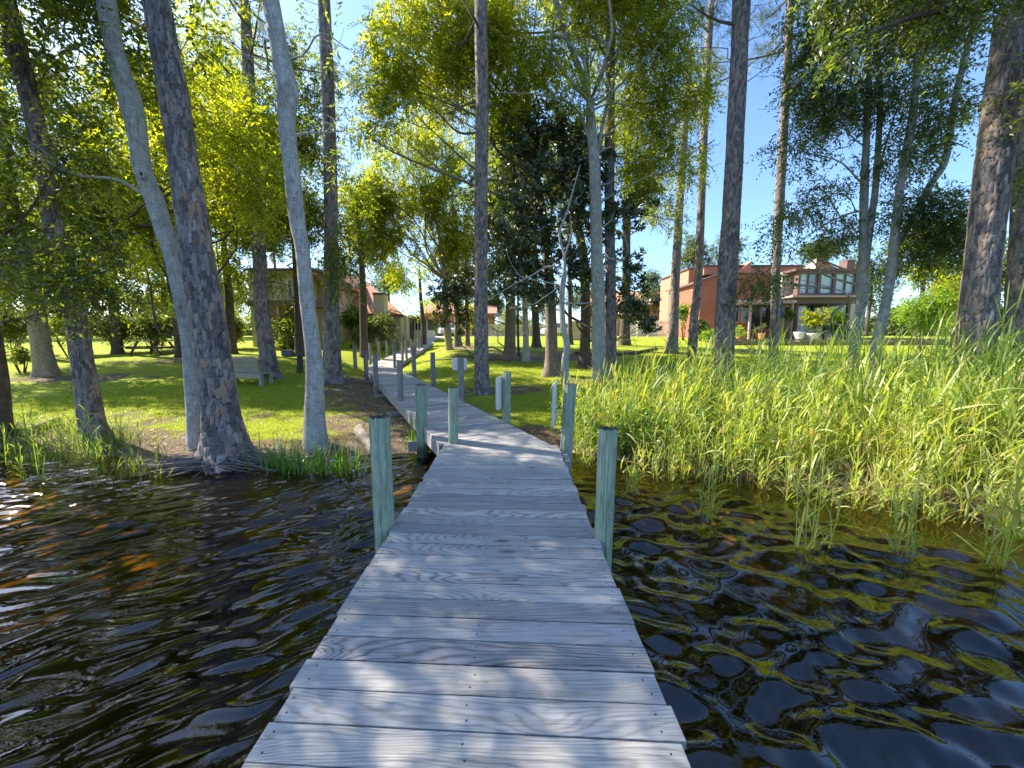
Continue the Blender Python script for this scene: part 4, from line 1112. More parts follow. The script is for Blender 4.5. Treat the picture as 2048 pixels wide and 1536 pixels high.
def leftgrove(tm, ax, r, cr, cl):
    Yq = 24
    for pts, a, b in (([(893, 560), (880, 480), (862, 400), (830, 330), (770, 290), (745, 275)], .10, .03), ([(870, 430), (830, 350), (815, 300), (826, 240)], .05, .02), ([(900, 500), (905, 400), (890, 300), (880, 250)], .07, .02), ([(868, 420), (800, 375), (790, 365), (765, 350)], .04, .02)):
        tm.limb([P(x, y, Yq) for x, y in pts], a, b, 6, 14)
make_tree("broadleaf_tree", "cream-barked tree beside the path with airy light green crown", "hardwood", 24,
    [(902, 717, 18), (898, 690, 15), (893, 640, 14), (890, 590, 13), (893, 560, 12)], M['tanbark'], M['leaf_y'],
    [(800, 300, 60, 45, 24, .7), (850, 370, 60, 55, 24, .8), (770, 400, 55, 45, 23, .8), (900, 330, 50, 60, 25, .7), (860, 460, 70, 50, 24, .9, -.05), (780, 490, 65, 45, 23, .9), (900, 500, 50, 60, 25, .9, -.1), (760, 330, 40, 40, 23, .6), (920, 420, 45, 60, 26, .8, -.1), (820, 540, 50, 35, 24.5, .7), (820, 420, 65, 45, 24.5, .9), (745, 470, 50, 45, 23.5, .9), (880, 395, 55, 45, 25, .9, -.05), (945, 470, 35, 45, 25.5, .8, -.1), (730, 390, 35, 45, 23, .7), (850, 280, 60, 45, 24.5, .8)], HG, None, sides=32, rings=60, flare=.5, seed=60, dens=1.4, leaf=(.15, .05), tw=.6, extra=leftgrove)
make_tree("broadleaf_tree", "brown flared trunk just right of the cream-barked one by the path", "hardwood", 26,
    [(917, 705, 20), (915, 670, 13), (914, 630, 11), (912, 520, 10), (910, 420, 8)], M['brownbark'], M['leaf'], [(905, 470, 55, 60, 26, .8), (925, 560, 40, 50, 26, .8)], HG, None, sides=28, rings=60, flare=.6, seed=61, leaf=(.15, .06), sub=3)
make_tree("broadleaf_tree", "thinner brown trunk nearest the middle pine's left side", "hardwood", 26.5,
    [(936, 707, 12), (935, 670, 9), (934, 630, 8), (932, 520, 7), (930, 430, 6)], M['brownbark'], M['leaf'], [(935, 520, 40, 50, 27, .7), (930, 440, 40, 50, 27, .7)], HG, None, sides=24, rings=50, flare=.6, seed=62, leaf=(.15, .06), sub=3)
make_tree("cypress_tree", "bright lime feathery tree between the tan house and the grove", "hardwood", 30,
    [(848, 668, 9), (846, 640, 8), (842, 600, 7), (838, 540, 5)], M['darkbark'], M['leaf_lime'],
    [(830, 580, 50, 45, 30, 1.0), (850, 610, 45, 30, 30, 1.0), (790, 590, 40, 30, 30, .8), (835, 530, 40, 35, 30, .9), (800, 620, 30, 20, 30, .7), (750, 535, 40, 30, 31, .7)], HG, None, sides=20, rings=40, flare=.3, seed=63, leaf=(.16, .05), droop=.6, sub=2)

# ---- right-hand trees in front of the red house
def twin(tm, ax, r, cr, cl):
    Yq = 11.0
    tm.limb([P(1716, 640, Yq), P(1734, 500, Yq), P(1745, 420, Yq), P(1752, 365, Yq), P(1761, 182, Yq), P(1753, 90, Yq), P(1756, 40, Yq)], .10, .05, 9, 24)
    for pts, a, b in (([(1727, 420), (1690, 430), (1640, 455), (1590, 490)], .03, .01), ([(1735, 250), (1700, 290), (1660, 300)], .025, .008), ([(1752, 360), (1790, 230), (1830, 160)], .03, .01)):
        tm.limb([P(x, y, Yq) for x, y in pts], a, b, 6, 12)
make_tree("broadleaf_tree", "left one of two gray leaning trunks in front of the red house", "hardwood", 11,
    [(1698, 775, 32), (1704, 738, 28), (1713, 665, 23), (1729, 577, 20), (1725, 548, 19), (1729, 365, 18), (1737, 182, 14), (1736, 75, 11), (1737, -20, 10)], M['graygreen'], M['leaf_d'],
    [(1640, 130, 60, 60, 11.2, .55), (1700, 200, 65, 50, 11, .6), (1650, 250, 55, 50, 11, .55), (1620, 60, 50, 55, 11.3, .5), (1700, 330, 50, 45, 10.8, .45), (1590, 300, 55, 35, 11, .45), (1640, 380, 60, 40, 11, .45), (1700, 60, 60, 50, 11.2, .7), (1590, 420, 55, 35, 11.2, .45), (1680, 470, 60, 40, 11.4, .45), (1560, 480, 45, 40, 10.5, .55), (1520, 560, 35, 40, 10.5, .6), (1640, 520, 35, 25, 12, .3), (1620, 190, 50, 40, 11, .5), (1660, -200, 110, 90, 11, .8), (1560, -430, 140, 110, 11, .9), (1810, -420, 150, 120, 11, .9), (1960, -200, 110, 100, 10.5, .8), (1750, -700, 200, 140, 10, .9)], HG, 8.5, sides=40, rings=160, flare=.3, seed=71, dens=1.35, leaf=(.085, .028), extra=twin, mask=False, lump=.03)
def twin2(tm, ax, r, cr, cl):
    Yq = 10.5
    tm.limb([P(1788, 500, Yq), P(1830, 430, Yq), P(1859, 372, Yq), P(1888, 329, Yq), P(1899, 274, Yq), P(1914, 183, Yq), P(1932, 110, Yq), P(1954, 18, Yq), P(1965, -40, Yq)], .085, .06, 9, 26)
make_tree("broadleaf_tree", "right one of two gray leaning trunks, forking toward the massive pine", "hardwood", 10.5,
    [(1746, 775, 32), (1750, 738, 28), (1753, 694, 26), (1772, 606, 23), (1784, 530, 24), (1790, 470, 21), (1802, 365, 18), (1822, 256, 20), (1833, 146, 15), (1831, 73, 13), (1826, -20, 11)], M['graygreen'], M['leaf_d'],
    [(1850, 120, 65, 60, 10.6, .6), (1790, 190, 55, 55, 10.6, .5), (1880, 220, 45, 60, 10.4, .55), (1830, 300, 60, 50, 10.6, .5), (1770, 290, 45, 50, 10.6, .45), (1880, 60, 60, 55, 10.6, .7), (1780, 60, 70, 55, 10.8, .7), (1860, 420, 60, 45, 10.2, .8), (1800, 420, 45, 45, 10.8, .4), (1900, 470, 45, 55, 10.0, .9), (1850, 500, 45, 45, 10.6, .8), (1810, 560, 30, 35, 10.6, .4), (1790, -60, 220, 80, 10.6, .8)], HG, 8.5, sides=40, rings=180, flare=.3, seed=72, dens=1.35, leaf=(.085, .028), extra=twin2, mask=False, lump=.03)
def overhang(tm, ax, r, cr, cl):
    Yq = 6.3
    tm.limb([P(2090, -60, 6.4), P(1990, -20, Yq), P(1930, 8, Yq), P(1860, 26, Yq), P(1800, 42, Yq), P(1735, 70, Yq)], .05, .032, 8, 20)
    tm.limb([P(1735, 70, Yq), P(1700, 100, Yq), P(1670, 130, Yq)], .02, .008, 6, 8)
make_tree("broadleaf_tree", "dark-limbed bay tree reaching in from the right picture edge overhead", "hardwood", 6.4,
    [(2300, 900, 70), (2290, 600, 60), (2240, 300, 50), (2150, 20, 40), (2090, -60, 34)], M['darkbark'], M['leaf_d'],
    [(1740, 20, 60, 40, 6.4, .8), (1830, 10, 70, 40, 6.4, .9), (1920, 40, 50, 40, 6.4, .7), (1680, 90, 40, 30, 6.3, .5), (2000, -60, 130, 60, 6.6, .9), (1760, -60, 150, 60, 6.6, .9), (2150, 200, 120, 160, 7, .9)], HG, 7, sides=28, rings=60, flare=.2, seed=73, leaf=(.075, .026), extra=overhang, mask=False, sub=-1)

# ---- trees off to the left and overhead: their shade and their reflection are in the picture
def side_tree(label, x, y, ztop, clumps, seed, mat='leaf', leaf=(.14, .055)):
    r = np.random.default_rng(seed)
    g = gz(x, y)
    root = thing("broadleaf_tree", label, "tree", (x, y, g), HG)
    tm = TrunkMesh()
    ax, _ = tm.bark([(x, y, g - .2), (x + .1, y, g + 2), (x - .2, y + .1, ztop * .6), (x, y, ztop)], [.22, .2, .15, .05], 24, 50, seed, .06, .1, 0, .4)
    cr = Crown(); cl3 = []
    for (cx, cyy, cz, rx, rz, dn) in clumps:
        Rr = (rx, rx, rz); cl3.append(((cx, cyy, cz), Rr))
        nleaf = 1.5 * dn * math.pi * rx * rx / (leaf[0] * leaf[1] * .5)
        cr.clump((cx, cyy, cz), Rr, int(nleaf / 10), 10, leaf[0], leaf[1], .6, r)
    limbs_to(tm, ax, cl3, .2, r, 3)
    tm.build(M['darkbark'], root); cr.build(M[mat], root)
side_tree("leafy tree on the far left shore beyond the picture edge shading the dock", -11.5, 7.6, 12, [(-11, 7, 9, 2.6, 2, 1.0), (-8.5, 6.2, 8, 2.2, 1.6, 1.0), (-12.5, 9, 10.5, 2.4, 1.8, 1.0), (-9.5, 8.5, 10.8, 2.2, 1.8, 1.0), (-12.8, 5.2, 8.6, 2.4, 1.8, 1.0), (-7.0, 5.0, 7.2, 1.8, 1.4, .9)], 81)
side_tree("leafy tree left of the water beyond the picture edge nearest the viewer", -9.5, 6.9, 10, [(-9.2, 5.0, 6.6, 2.0, 1.5, 1.0), (-7.6, 3.8, 6.4, 1.8, 1.3, 1.0), (-10.5, 4.0, 8.2, 2.2, 1.6, 1.0), (-8.6, 2.6, 7.6, 1.9, 1.4, .9), (-6.0, 3.4, 6.2, 1.3, 1.0, .8)], 82)

# ------------------------------------------------------------------ distant trees
def far_tree(label, px, py, rx, ry, Yd, mat, seed, trunk='darkbark', leaf=(.30, .13), dens=.9, name="broadleaf_tree", tone=0.0, k=9, mask=False):
    r = np.random.default_rng(seed)
    c = P(px, py, Yd); sc_ = zc_of(py, Yd) / FPX
    g = gz(c[0], Yd)
    root = thing(name, label, "tree", (c[0], Yd, g), "trees beyond the lawn")
    tm = TrunkMesh(); H = max(c[2] + ry * sc_ * .3, g + 1)
    ax, _ = tm.bark([(c[0], Yd, g - .2), (c[0] + .1, Yd, (g + H) / 2), (c[0], Yd, H)], [.24, .18, .06], 14, 20, seed, .1, .2, 0, .4)
    cr = Crown(); cl = []
    Rx, Rz = rx * sc_, ry * sc_
    for i in range(k):
        a = r.normal(size=3); a /= np.linalg.norm(a); q = r.uniform(.3, .75)
        p = c + a * q * np.array([Rx, Rx * .8, Rz]); rr = np.array([Rx, Rx, Rz]) * r.uniform(.32, .55)
        cl.append((p, rr))
        n = 4.2 * dens * math.pi * rr[0] * rr[2] / (leaf[0] * leaf[1] * .5)
        cr.clump(p, rr, int(n / 8) + 3, 8, leaf[0], leaf[1], .6, r, mask=mask, tone=tone)
    limbs_to(tm, ax, cl, .16, r, 2, .03)
    tm.build(M[trunk], root); cr.build(M[mat], root)
for i, a in enumerate([
    ("hazy olive tree rising behind the left end of the red house roof", 1395, 508, 48, 46, 55, 'leaf_far'),
    ("hazy tree behind the red house between the stout pine and the slim pine", 1462, 505, 45, 36, 57, 'leaf_far'),
    ("small round distant tree left of the red house under open sky", 1296, 552, 28, 30, 60, 'leaf_far'),
    ("distant tree over the red house's right roof peak", 1640, 490, 60, 30, 56, 'leaf_far'),
    ("tall distant tree behind the right end of the red house", 1745, 545, 55, 75, 50, 'leaf_far'),
    ("yellowish background tree between the gray twin trunks and the massive pine", 1855, 490, 60, 75, 44, 'leaf_y'),
    ("background tree seen just left of the massive pine trunk", 1925, 560, 55, 90, 42, 'leaf_y'),
    ("background tree at the right picture edge behind the pines", 2050, 560, 70, 120, 40, 'leaf'),
    ("pale gray-green tree above the tan roof of the left house", 690, 535, 55, 42, 50, 'leaf_far'),
    ("background tree right of the tan house roof behind the lime tree", 775, 560, 50, 36, 52, 'leaf_far'),
    ("background tree behind the two-storey cream house", 545, 480, 75, 60, 48, 'leaf_far'),
    ("background tree filling the gap behind the bench pine", 440, 560, 70, 80, 40, 'leaf_y'),
    ("background tree above the picnic table", 320, 520, 80, 75, 36, 'leaf_y'),
    ("background tree behind the tan flaky trunk", 160, 545, 85, 80, 36, 'leaf'),
    ("background tree at the far left picture edge", 0, 540, 100, 100, 34, 'leaf'),
    ("distant tree behind the left part of the grove", 985, 600, 45, 36, 62, 'leaf_far'),
    ("distant tree behind the middle of the grove", 1075, 600, 48, 40, 62, 'leaf_far'),
    ("distant tree behind the low pale brick wall", 1180, 605, 50, 36, 64, 'leaf_far'),
    ("distant olive tree over the picket fence", 1330, 590, 40, 30, 58, 'leaf_far'),
    ("distant tree over the parked silver car", 880, 610, 40, 30, 66, 'leaf_y'),
    ("bushy background tree in front of the salmon far house by the path", 945, 630, 34, 28, 53, 'leaf_y'),
    ("bushy background tree behind the ridged brown grove trunk", 1030, 635, 36, 24, 54, 'leaf'),
    ("bushy background tree half hiding the low far house by the picket fence", 1265, 612, 36, 30, 52, 'leaf_far'),
]):
    far_tree(a[0], *a[1:7], seed=300 + i) if False else far_tree(a[0], a[1], a[2], a[3], a[4], a[5], a[6], 300 + i)

for i, a in enumerate([
    ("leafy tree on the lawn between the shore pine and the tan trunk", 330, 410, 115, 105, 19.5, 'leaf_y', -.1),
    ("leafy tree on the left lawn behind the leaning pine", 200, 420, 120, 110, 21, 'leaf', .1),
    ("leafy tree behind the bench, left of the dark bench pine", 440, 430, 90, 110, 21, 'leaf_y', -.15),
    ("leafy tree at the far left edge behind the tan trunk", 50, 430, 120, 120, 19, 'leaf', .0),
    ("leafy tree between the bench pine and the dark pine by the boardwalk", 580, 400, 80, 110, 20, 'leaf', .05),
    ("leafy tree right of the dark pine, left of the walkway", 715, 420, 55, 90, 22, 'leaf_y', -.05),
]):
    far_tree(a[0], *a[1:7], 340 + i, leaf=(.16, .06), dens=.62, tone=a[7], k=13, mask=True)

# ------------------------------------------------------------------ shrubs
def shrub(label, px, py, rx, ry, Yd, mat, seed, leaf=(.10, .04), dens=1.2, tone=0.0, name="shrub", group="garden shrubs", boxy=False, whorl=False, droop=.1):
    r = np.random.default_rng(seed)
    c = P(px, py, Yd); sc_ = zc_of(py, Yd) / FPX; Rx, Rz = rx * sc_, ry * sc_
    g = gz(c[0], Yd)
    root = thing(name, label, "shrub", (c[0], Yd, g), group)
    tm = TrunkMesh(); cr = Crown()
    for i in range(6):
        a = r.uniform(0, 6.28); e = c + np.array([math.cos(a) * Rx * .6, math.sin(a) * Rx * .6, r.uniform(-.2, .6) * Rz])
        b = np.array([c[0] + .06 * math.cos(a), Yd + .06 * math.sin(a), g - .05])
        tm.limb([b, (b + e) / 2 + np.array([0, 0, .1 * Rz]), e], .03, .008, 5, 7)
    k = 10
    for i in range(k):
        if boxy:
            a = r.uniform(-1, 1, 3); p = c + a * np.array([Rx * .65, Rx * .5, Rz * .65]); rr = np.array([Rx, Rx, Rz]) * .38
        else:
            a = r.normal(size=3); a /= np.linalg.norm(a); p = c + a * r.uniform(.2, .72) * np.array([Rx, Rx * .8, Rz]); rr = np.array([Rx, Rx, Rz]) * r.uniform(.32, .52)
        n = 3.6 * dens * math.pi * rr[0] * rr[2] / (leaf[0] * leaf[1] * .5)
        if whorl: cr.whorls(p, rr, int(n / 14) + 2, 9, leaf[0], leaf[1], r, tone, False)
        else: cr.clump(p, rr, int(n / 9) + 3, 9, leaf[0], leaf[1], min(.4, Rx * .5), r, mask=False, tone=tone, droop=droop, out=.8)
    tm.build(M['darkbark'], root, "stem"); cr.build(M[mat], root, "foliage")
for i, a in enumerate([
    ("dark evergreen shrub left of the leaning pine", 225, 655, 48, 42, 21.5, 'leaf_d'),
    ("dark evergreen shrub behind the picnic table", 300, 650, 52, 40, 22.5, 'leaf_d'),
    ("dark evergreen shrub right of the picnic table by the shore pine", 358, 655, 42, 44, 22.5, 'leaf_d'),
    ("sunlit yellow-green shrub over the dark evergreens", 310, 598, 75, 45, 24, 'leaf_y'),
    ("dark shrub at the left edge behind the tan trunk", 15, 640, 55, 45, 20, 'leaf_d'),
    ("small sunlit shrub at the foot of the far left lawn", 130, 655, 45, 32, 20, 'leaf'),
    ("low weedy shrub beside the tan trunk's root flare", 40, 712, 22, 15, 15.5, 'leaf'),
    ("shrub beneath the dark eave of the cream house", 585, 650, 38, 36, 24.5, 'leaf'),
    ("leafy shrub between the shore pine and the bench pine", 462, 640, 38, 48, 24, 'leaf'),
    ("low foundation shrub left of the crooked silver-gray tree", 560, 690, 40, 16, 23.5, 'leaf'),
    ("dark green rounded tree-like shrub against the tan house wall", 706, 635, 28, 36, 27, 'leaf'),
    ("airy pale-leaved shrub in front of the cream chimney", 768, 652, 44, 30, 26, 'leaf_far'),
    ("small variegated shrub at the left of the far boardwalk", 728, 668, 24, 20, 25.4, 'leaf_far'),
    ("low sunny shrub beside the dark pine on the left lawn", 700, 692, 18, 14, 24.5, 'leaf_y'),
    ("big yellow-green bamboo-like shrub left of the massive pine", 1852, 622, 56, 52, 23, 'leaf_lime'),
    ("yellow-green shrub touching the massive pine's left side", 1905, 610, 45, 62, 25, 'leaf_y'),
    ("lime shrub at the red house's left corner", 1369, 625, 14, 36, 32, 'leaf_lime'),
    ("small flowering shrub by the red house's left wall", 1402, 650, 24, 12, 31.5, 'leaf_far'),
    ("low rounded shrub on the lawn below the red house", 1422, 668, 26, 8, 29.5, 'leaf_lime'),
    ("low ground shrub left of the terracotta pots", 1476, 660, 18, 8, 31, 'leaf_lime'),
    ("clipped square hedge below the bay window", 1632, 630, 27, 22, 31.3, 'leaf_y'),
    ("lime shrub right of the clipped hedge", 1672, 632, 18, 22, 31.2, 'leaf_lime'),
    ("loose pale shrub spreading below the lime one", 1680, 652, 32, 16, 30.5, 'leaf_far'),
    ("green shrub beside the folded blue parasol", 1578, 628, 12, 12, 32.4, 'leaf'),
    ("shrub by the silver car at the end of the path", 862, 652, 14, 13, 43, 'leaf'),
    ("feathery dark green shrub at the massive pine's foot", 1905, 745, 60, 42, 8.2, 'leaf'),
    ("feathery dark green shrub by the right picture edge", 2010, 735, 70, 60, 8.0, 'leaf'),
]):
    lf = (.09, .035) if a[5] < 12 else (.16, .07) if a[5] < 26 else (.2, .09)
    shrub(a[0], a[1], a[2], a[3], a[4], a[5], a[6], 400 + i, lf, boxy=(i == 20))

# ------------------------------------------------------------------ red house on the right
def Xp(px, Yd): return P(px, 768, Yd)[0]
def Zp(py, Yd): return P(1024, py, Yd)[2]
def front(px0, px1, py0, py1, Yf, th, m, mb):         # block whose front face covers this pixel box at depth Yf
    mb.b2(Xq(px0, py0, Yf), Xq(px1, py0, Yf), Yf, Yf + th, Zp(py1, Yf), Zp(py0, Yf), m)
def Xq(px, py, Yd): return P(px, (py if py is not None else 600), Yd)[0]
def fx(px, Yd): return P(px, 610, Yd)[0]
hz = gz(19, 35)
rh = thing("red_house", "two-storey red and salmon house with a wide bay window across the lawn", "house", (fx(1540, 35), 35, hz))
mb = MB()
def blk(mb, px0, px1, py0, py1, Yf, th, m=0):
    mb.b2(fx(px0, Yf), fx(px1, Yf), Yf, Yf + th, Zp(py1, Yf), Zp(py0, Yf), m)
def bz(mb, px0, px1, py0, z1, Yf, th, m=0):
    mb.b2(fx(px0, Yf), fx(px1, Yf), Yf, Yf + th, z1, Zp(py0, Yf), m)
gnd = hz - .3
bz(mb, 1440, 1560, 547, gnd, 35.0, 8, 0)               # red siding block
mb.hprism([(fx(1400, 34.8), 34.8, gnd), (fx(1440, 34.8), 34.8, gnd), (fx(1440, 34.8), 34.8, Zp(548, 34.8)), (fx(1400, 34.8), 34.8, Zp(563, 34.8))], (0, 7, 0), 0)
bz(mb, 1374, 1412, 537, gnd, 38, 7, 1)                 # salmon side wing
bz(mb, 1404, 1600, 531, Zp(549, 36.4), 36.4, 7, 1)     # salmon upper storey band
bz(mb, 1560.3, 1592, 545, gnd, 34.2, 8, 2)             # cream wall
bz(mb, 1592.3, 1712, 600, gnd, 35.2, 7, 2)             # wall under the bay
bz(mb, 1592.3, 1718, 540, Zp(598, 35.5), 35.5, 6, 1)
mb.hprism([(fx(1466, 36.0), 36.0, Zp(547, 36)), (fx(1497, 36), 36.0, Zp(547, 36)), (fx(1497, 36), 36.0, Zp(522, 36))], (0, 3, 0), 1)
mb.build("wall", [M['brick'], M['peach'], M['cream']], rh)
mb = MB()                                              # gable dormer: sunlit left face coloured cream, shaded right face coloured pink
a = np.array([fx(1588, 38.5), 38.5, Zp(541, 37)]); b = np.array([fx(1624, 35.3), 35.3, Zp(541, 36.0)]); t = np.array([b[0], b[1], Zp(518, 35.3)])
c = np.array([fx(1682, 36.5), 36.5, Zp(541, 36.2)])
mb.poly([a, b, t], 0); mb.poly([b, c, t], 1); mb.poly([c, a, t], 1); mb.poly([a, c, b], 1)
mb.build("gable", [M['cream'], M['peach']], rh)
mb = MB()
p = [a + (-.1, -.1, .02), t + (-.0, -.12, .02), t + (.0, -.12, .16), a + (-.1, -.1, .16)]
mb.hprism(p, (0.05, .12, 0)); p = [t + (0.02, -.12, .02), c + (.1, -.12, .0), c + (.1, -.12, .15), t + (0.02, -.12, .16)]
mb.hprism(p, (.0, .12, 0))
mb.hprism([(fx(1395, 34.6), 34.6, Zp(565, 34.6)), (fx(1442, 34.6), 34.6, Zp(547.5, 34.6)), (fx(1442, 34.6), 34.6, Zp(544, 34.6)), (fx(1395, 34.6), 34.6, Zp(561, 34.6))], (0, 7.4, 0))
blk(mb, 1402, 1602, 529.5, 532, 36.2, 7.4)
blk(mb, 1439, 1562, 545.5, 548.2, 34.85, .14)
blk(mb, 1586, 1720, 537, 541.5, 32.9, 6)
blk(mb, 1372, 1414, 535.5, 538, 37.9, 7)
mb.build("roof_edge", M['trim'], rh)
mb = MB(); blk(mb, 1686, 1701, 519, 541, 36.2, .9); mb.build("chimney", M['trim'], rh)
mb = MB(); blk(mb, 1466, 1593, 600, 606, 32.4, 1.78, 0); mb.build("porch_roof", M['pinktrim'], rh)
for px in (1466.8, 1501, 1546.5, 1585):
    mb = MB(); bz(mb, px, px + 3, 606.3, gnd, 32.6, .14); mb.build("porch_post", M['pinktrim'], rh)
for (x0, x1, y0, y1, nm, gm) in ((1483, 1500, 609, 645, "window", 'glass'), (1470, 1480, 609, 645, "window", 'glass'), (1503.5, 1545, 607.5, 660, "sliding_door", 'glass'), (1570, 1584, 610, 640, "window", 'glass')):
    Yw = 34.92 if x1 < 1560 else 34.1
    mb = MB(); w_ = 1.6
    blk(mb, x0, x1, y0, y0 + 1.6, Yw, .12); blk(mb, x0, x1, y1 - 1.6, y1, Yw, .12)
    blk(mb, x0, x0 + w_, y0 + 1.6, y1 - 1.6, Yw, .12); blk(mb, x1 - w_, x1, y0 + 1.6, y1 - 1.6, Yw, .12)
    if x1 - x0 > 30: blk(mb, (x0 + x1) / 2 - .8, (x0 + x1) / 2 + .8, y0 + 1.6, y1 - 1.6, Yw, .12)
    wo = mb.build(nm, M['pinktrim'], rh)
    mb = MB(); blk(mb, x0 + w_ * .8, x1 - w_ * .8, y0 + 1, y1 - 1, Yw + .05, .02); 
    g_ = mb.build("pane", M[gm], wo)
# the bay: brown frame with four pale-blind panes
mb = MB()
blk(mb, 1592.5, 1716, 541.8, 547, 33, 2.4); blk(mb, 1592.5, 1716, 586, 590, 33, 2.4)
for x0, x1 in ((1592.5, 1597), (1632.5, 1638), (1662.5, 1668), (1706, 1716)):
    blk(mb, x0, x1, 547, 586, 33, .5)
for x in (1613, 1687): blk(mb, x - .8, x + .8, 547, 586, 33.06, .3)
bay = mb.build("bay_window", M['trim'], rh)
for (x0, x1, gm) in ((1597, 1612.2, 'blind'), (1613.8, 1632.5, 'blind2'), (1638, 1662.5, 'blind'), (1668, 1686.2, 'blind'), (1687.8, 1706, 'blind')):
    mb = MB(); blk(mb, x0 - .4, x1 + .4, 546.6, 586.4, 33.2, .04); mb.build("pane", M[gm], bay)
mb = MB(); blk(mb, 1584, 1720, 590.5, 594, 32.3, 3); mb.build("bay_ledge", M['pinktrim'], rh)
mb = MB(); blk(mb, 1588, 1718, 594.3, 607, 32.8, 2.3); mb.build("bay_beam", M['trim'], rh)
for px in (1593, 1654, 1697):
    mb = MB(); bz(mb, px, px + 5, 607.3, gnd, 33.0, .25); mb.build("bay_post", M['trim'], rh)
mb = MB(); bz(mb, 1600, 1613, 611, gnd, 35.1, .08); mb.build("door", M['whitetrim'], rh)
mb = MB(); blk(mb, 1618, 1650, 611, 640, 35.1, .08); mb.build("window", M['glass'], rh)
mb = MB(); blk(mb, 1660, 1694, 611, 640, 35.1, .08); mb.build("window", M['blind2'], rh)
mb = MB(); bz(mb, 1586, 1613, 612.5, gnd, 33.6, .2); mb.build("garden_wall", M['whitetrim'], rh)

# patio and its things
pz = gz(18, 32.5)
o = MB(); o.b2(fx(1440, 31.5), fx(1720, 31.5), 30.6, 34.8, pz - .3, pz + .06); pat = o.build("patio", M['concrete'])
tag(pat, "pale concrete patio slab in front of the red house", "patio", kind="structure")
def low_wall(label, px0, px1, Yd, h):
    mbw = MB(); n = 22; x0, x1 = fx(px0, Yd), fx(px1, Yd)
    for i in range(n):
        a = x0 + (x1 - x0) * i / n; b = x0 + (x1 - x0) * (i + 1) / n - .015; g = gz((a + b) / 2, Yd)
        mbw.b2(a, b, Yd + random.uniform(-.05, .05), Yd + .35, g - .1, g + h + random.uniform(-.04, .04))
    w_ = mbw.build("stone_wall", M['stonewall']); tag(w_, label, "stone wall", "low stone terrace walls")
low_wall("upper low stone terrace wall just below the patio pots", 1470, 1960, 29.3, .26)
low_wall("lower low stone terrace wall nearer the lawn", 1440, 1960, 26.6, .30)
def pot(label, px, py, Yd, r0, h, mat, plant, hp):
    c = P(px, py, Yd); g = max(gz(c[0], Yd), pz + .06 if Yd > 30.6 else -9)
    t = thing("potted_plant", label, "plant pot", (c[0], Yd, g), "pots on the patio")
    m = MB(); zs = np.linspace(0, h, 6)
    m.tube([(c[0], Yd, g + z) for z in zs], [r0 * .68, r0 * .75, r0 * .83, r0 * .9, r0 * .97, r0 * 1.06], 14); m.build("pot", M[mat], t, True)
    cr = Crown(); cr.clump((c[0], Yd, g + h + hp * .45), (r0 * 1.3, r0 * 1.3, hp * .5), 26, 7, .2, .06, .25, np.random.default_rng(int(px)), mask=False, droop=.0, out=.9)
    cr.build(M[plant], t, "foliage")
pot("terracotta pot with a spiky plant by the sliding door", 1525, 652, 31.2, .26, .5, 'terracotta', 'leaf_far', .8)
pot("orange bowl planter at the left end of the terrace wall", 1484, 660, 30.0, .36, .4, 'terracotta', 'leaf_lime', .3)
pot("white square planter with pale sprigs left of the clipped hedge", 1600, 648, 31.0, .38, .6, 'whitetrim', 'leaf_far', .9)
pot("white planter in front of the clipped hedge", 1628, 650, 30.8, .42, .5, 'whitetrim', 'leaf_far', .4)
pot("small pot with a leafy plant beside the slim pine", 1562, 640, 31.6, .2, .4, 'terracotta', 'leaf', .7)
t = thing("patio_umbrella", "folded navy patio umbrella beside the slim dark pine", "umbrella", (fx(1561, 32), 32, pz + .06))
ux = fx(1561, 32)
m = MB(); m.tube([(ux, 32, pz + .06), (ux, 32, Zp(599, 32))], [.03, .03], 8); m.build("pole", M['iron'], t)
m = MB(); zs = np.linspace(Zp(638, 32), Zp(602, 32), 8); m.tube([(ux + .02 * math.sin(k), 32, z) for k, z in enumerate(zs)], [.16, .19, .17, .15, .14, .11, .08, .03], 9); m.build("canopy", M['blue'], t, True)
m = MB(); m.tube([(ux, 32, pz + .06), (ux, 32, pz + .16)], [.3, .27], 14); m.build("base", M['iron'], t)
def chair(label, px, Yd, rz):
    x = fx(px, Yd); g = pz + .06
    t = thing("patio_chair", label, "chair", (x, Yd, g), "iron chairs on the patio")
    cr, sr = math.cos(rz), math.sin(rz)
    def T(a, b, z): return (x + a * cr - b * sr, Yd + a * sr + b * cr, g + z)
    m = MB(); m.box(T(0, 0, .44), (.46, .46, .03), rz); m.build("seat", M['iron'], t)
    m = MB()
    for a in np.linspace(-.2, .2, 7): m.tube([T(a, .22, .45), T(a, .27, .9)], [.012, .012], 6)
    m.tube([T(-.22, .27, .9), T(.22, .27, .9)], [.018, .018], 6); m.build("backrest", M['iron'], t)
    for a in (-.2, .2):
        for b in (-.2, .2):
            m = MB(); m.tube([T(a * 1.05, b * 1.05, 0), T(a, b, .43)], [.014, .014], 6); m.build("leg", M['iron'], t)
chair("dark iron chair on the patio right of the blue umbrella", 1577, 31.6, 2.5)
chair("dark iron chair on the patio left of the slim pine", 1538, 31.8, -2.4)

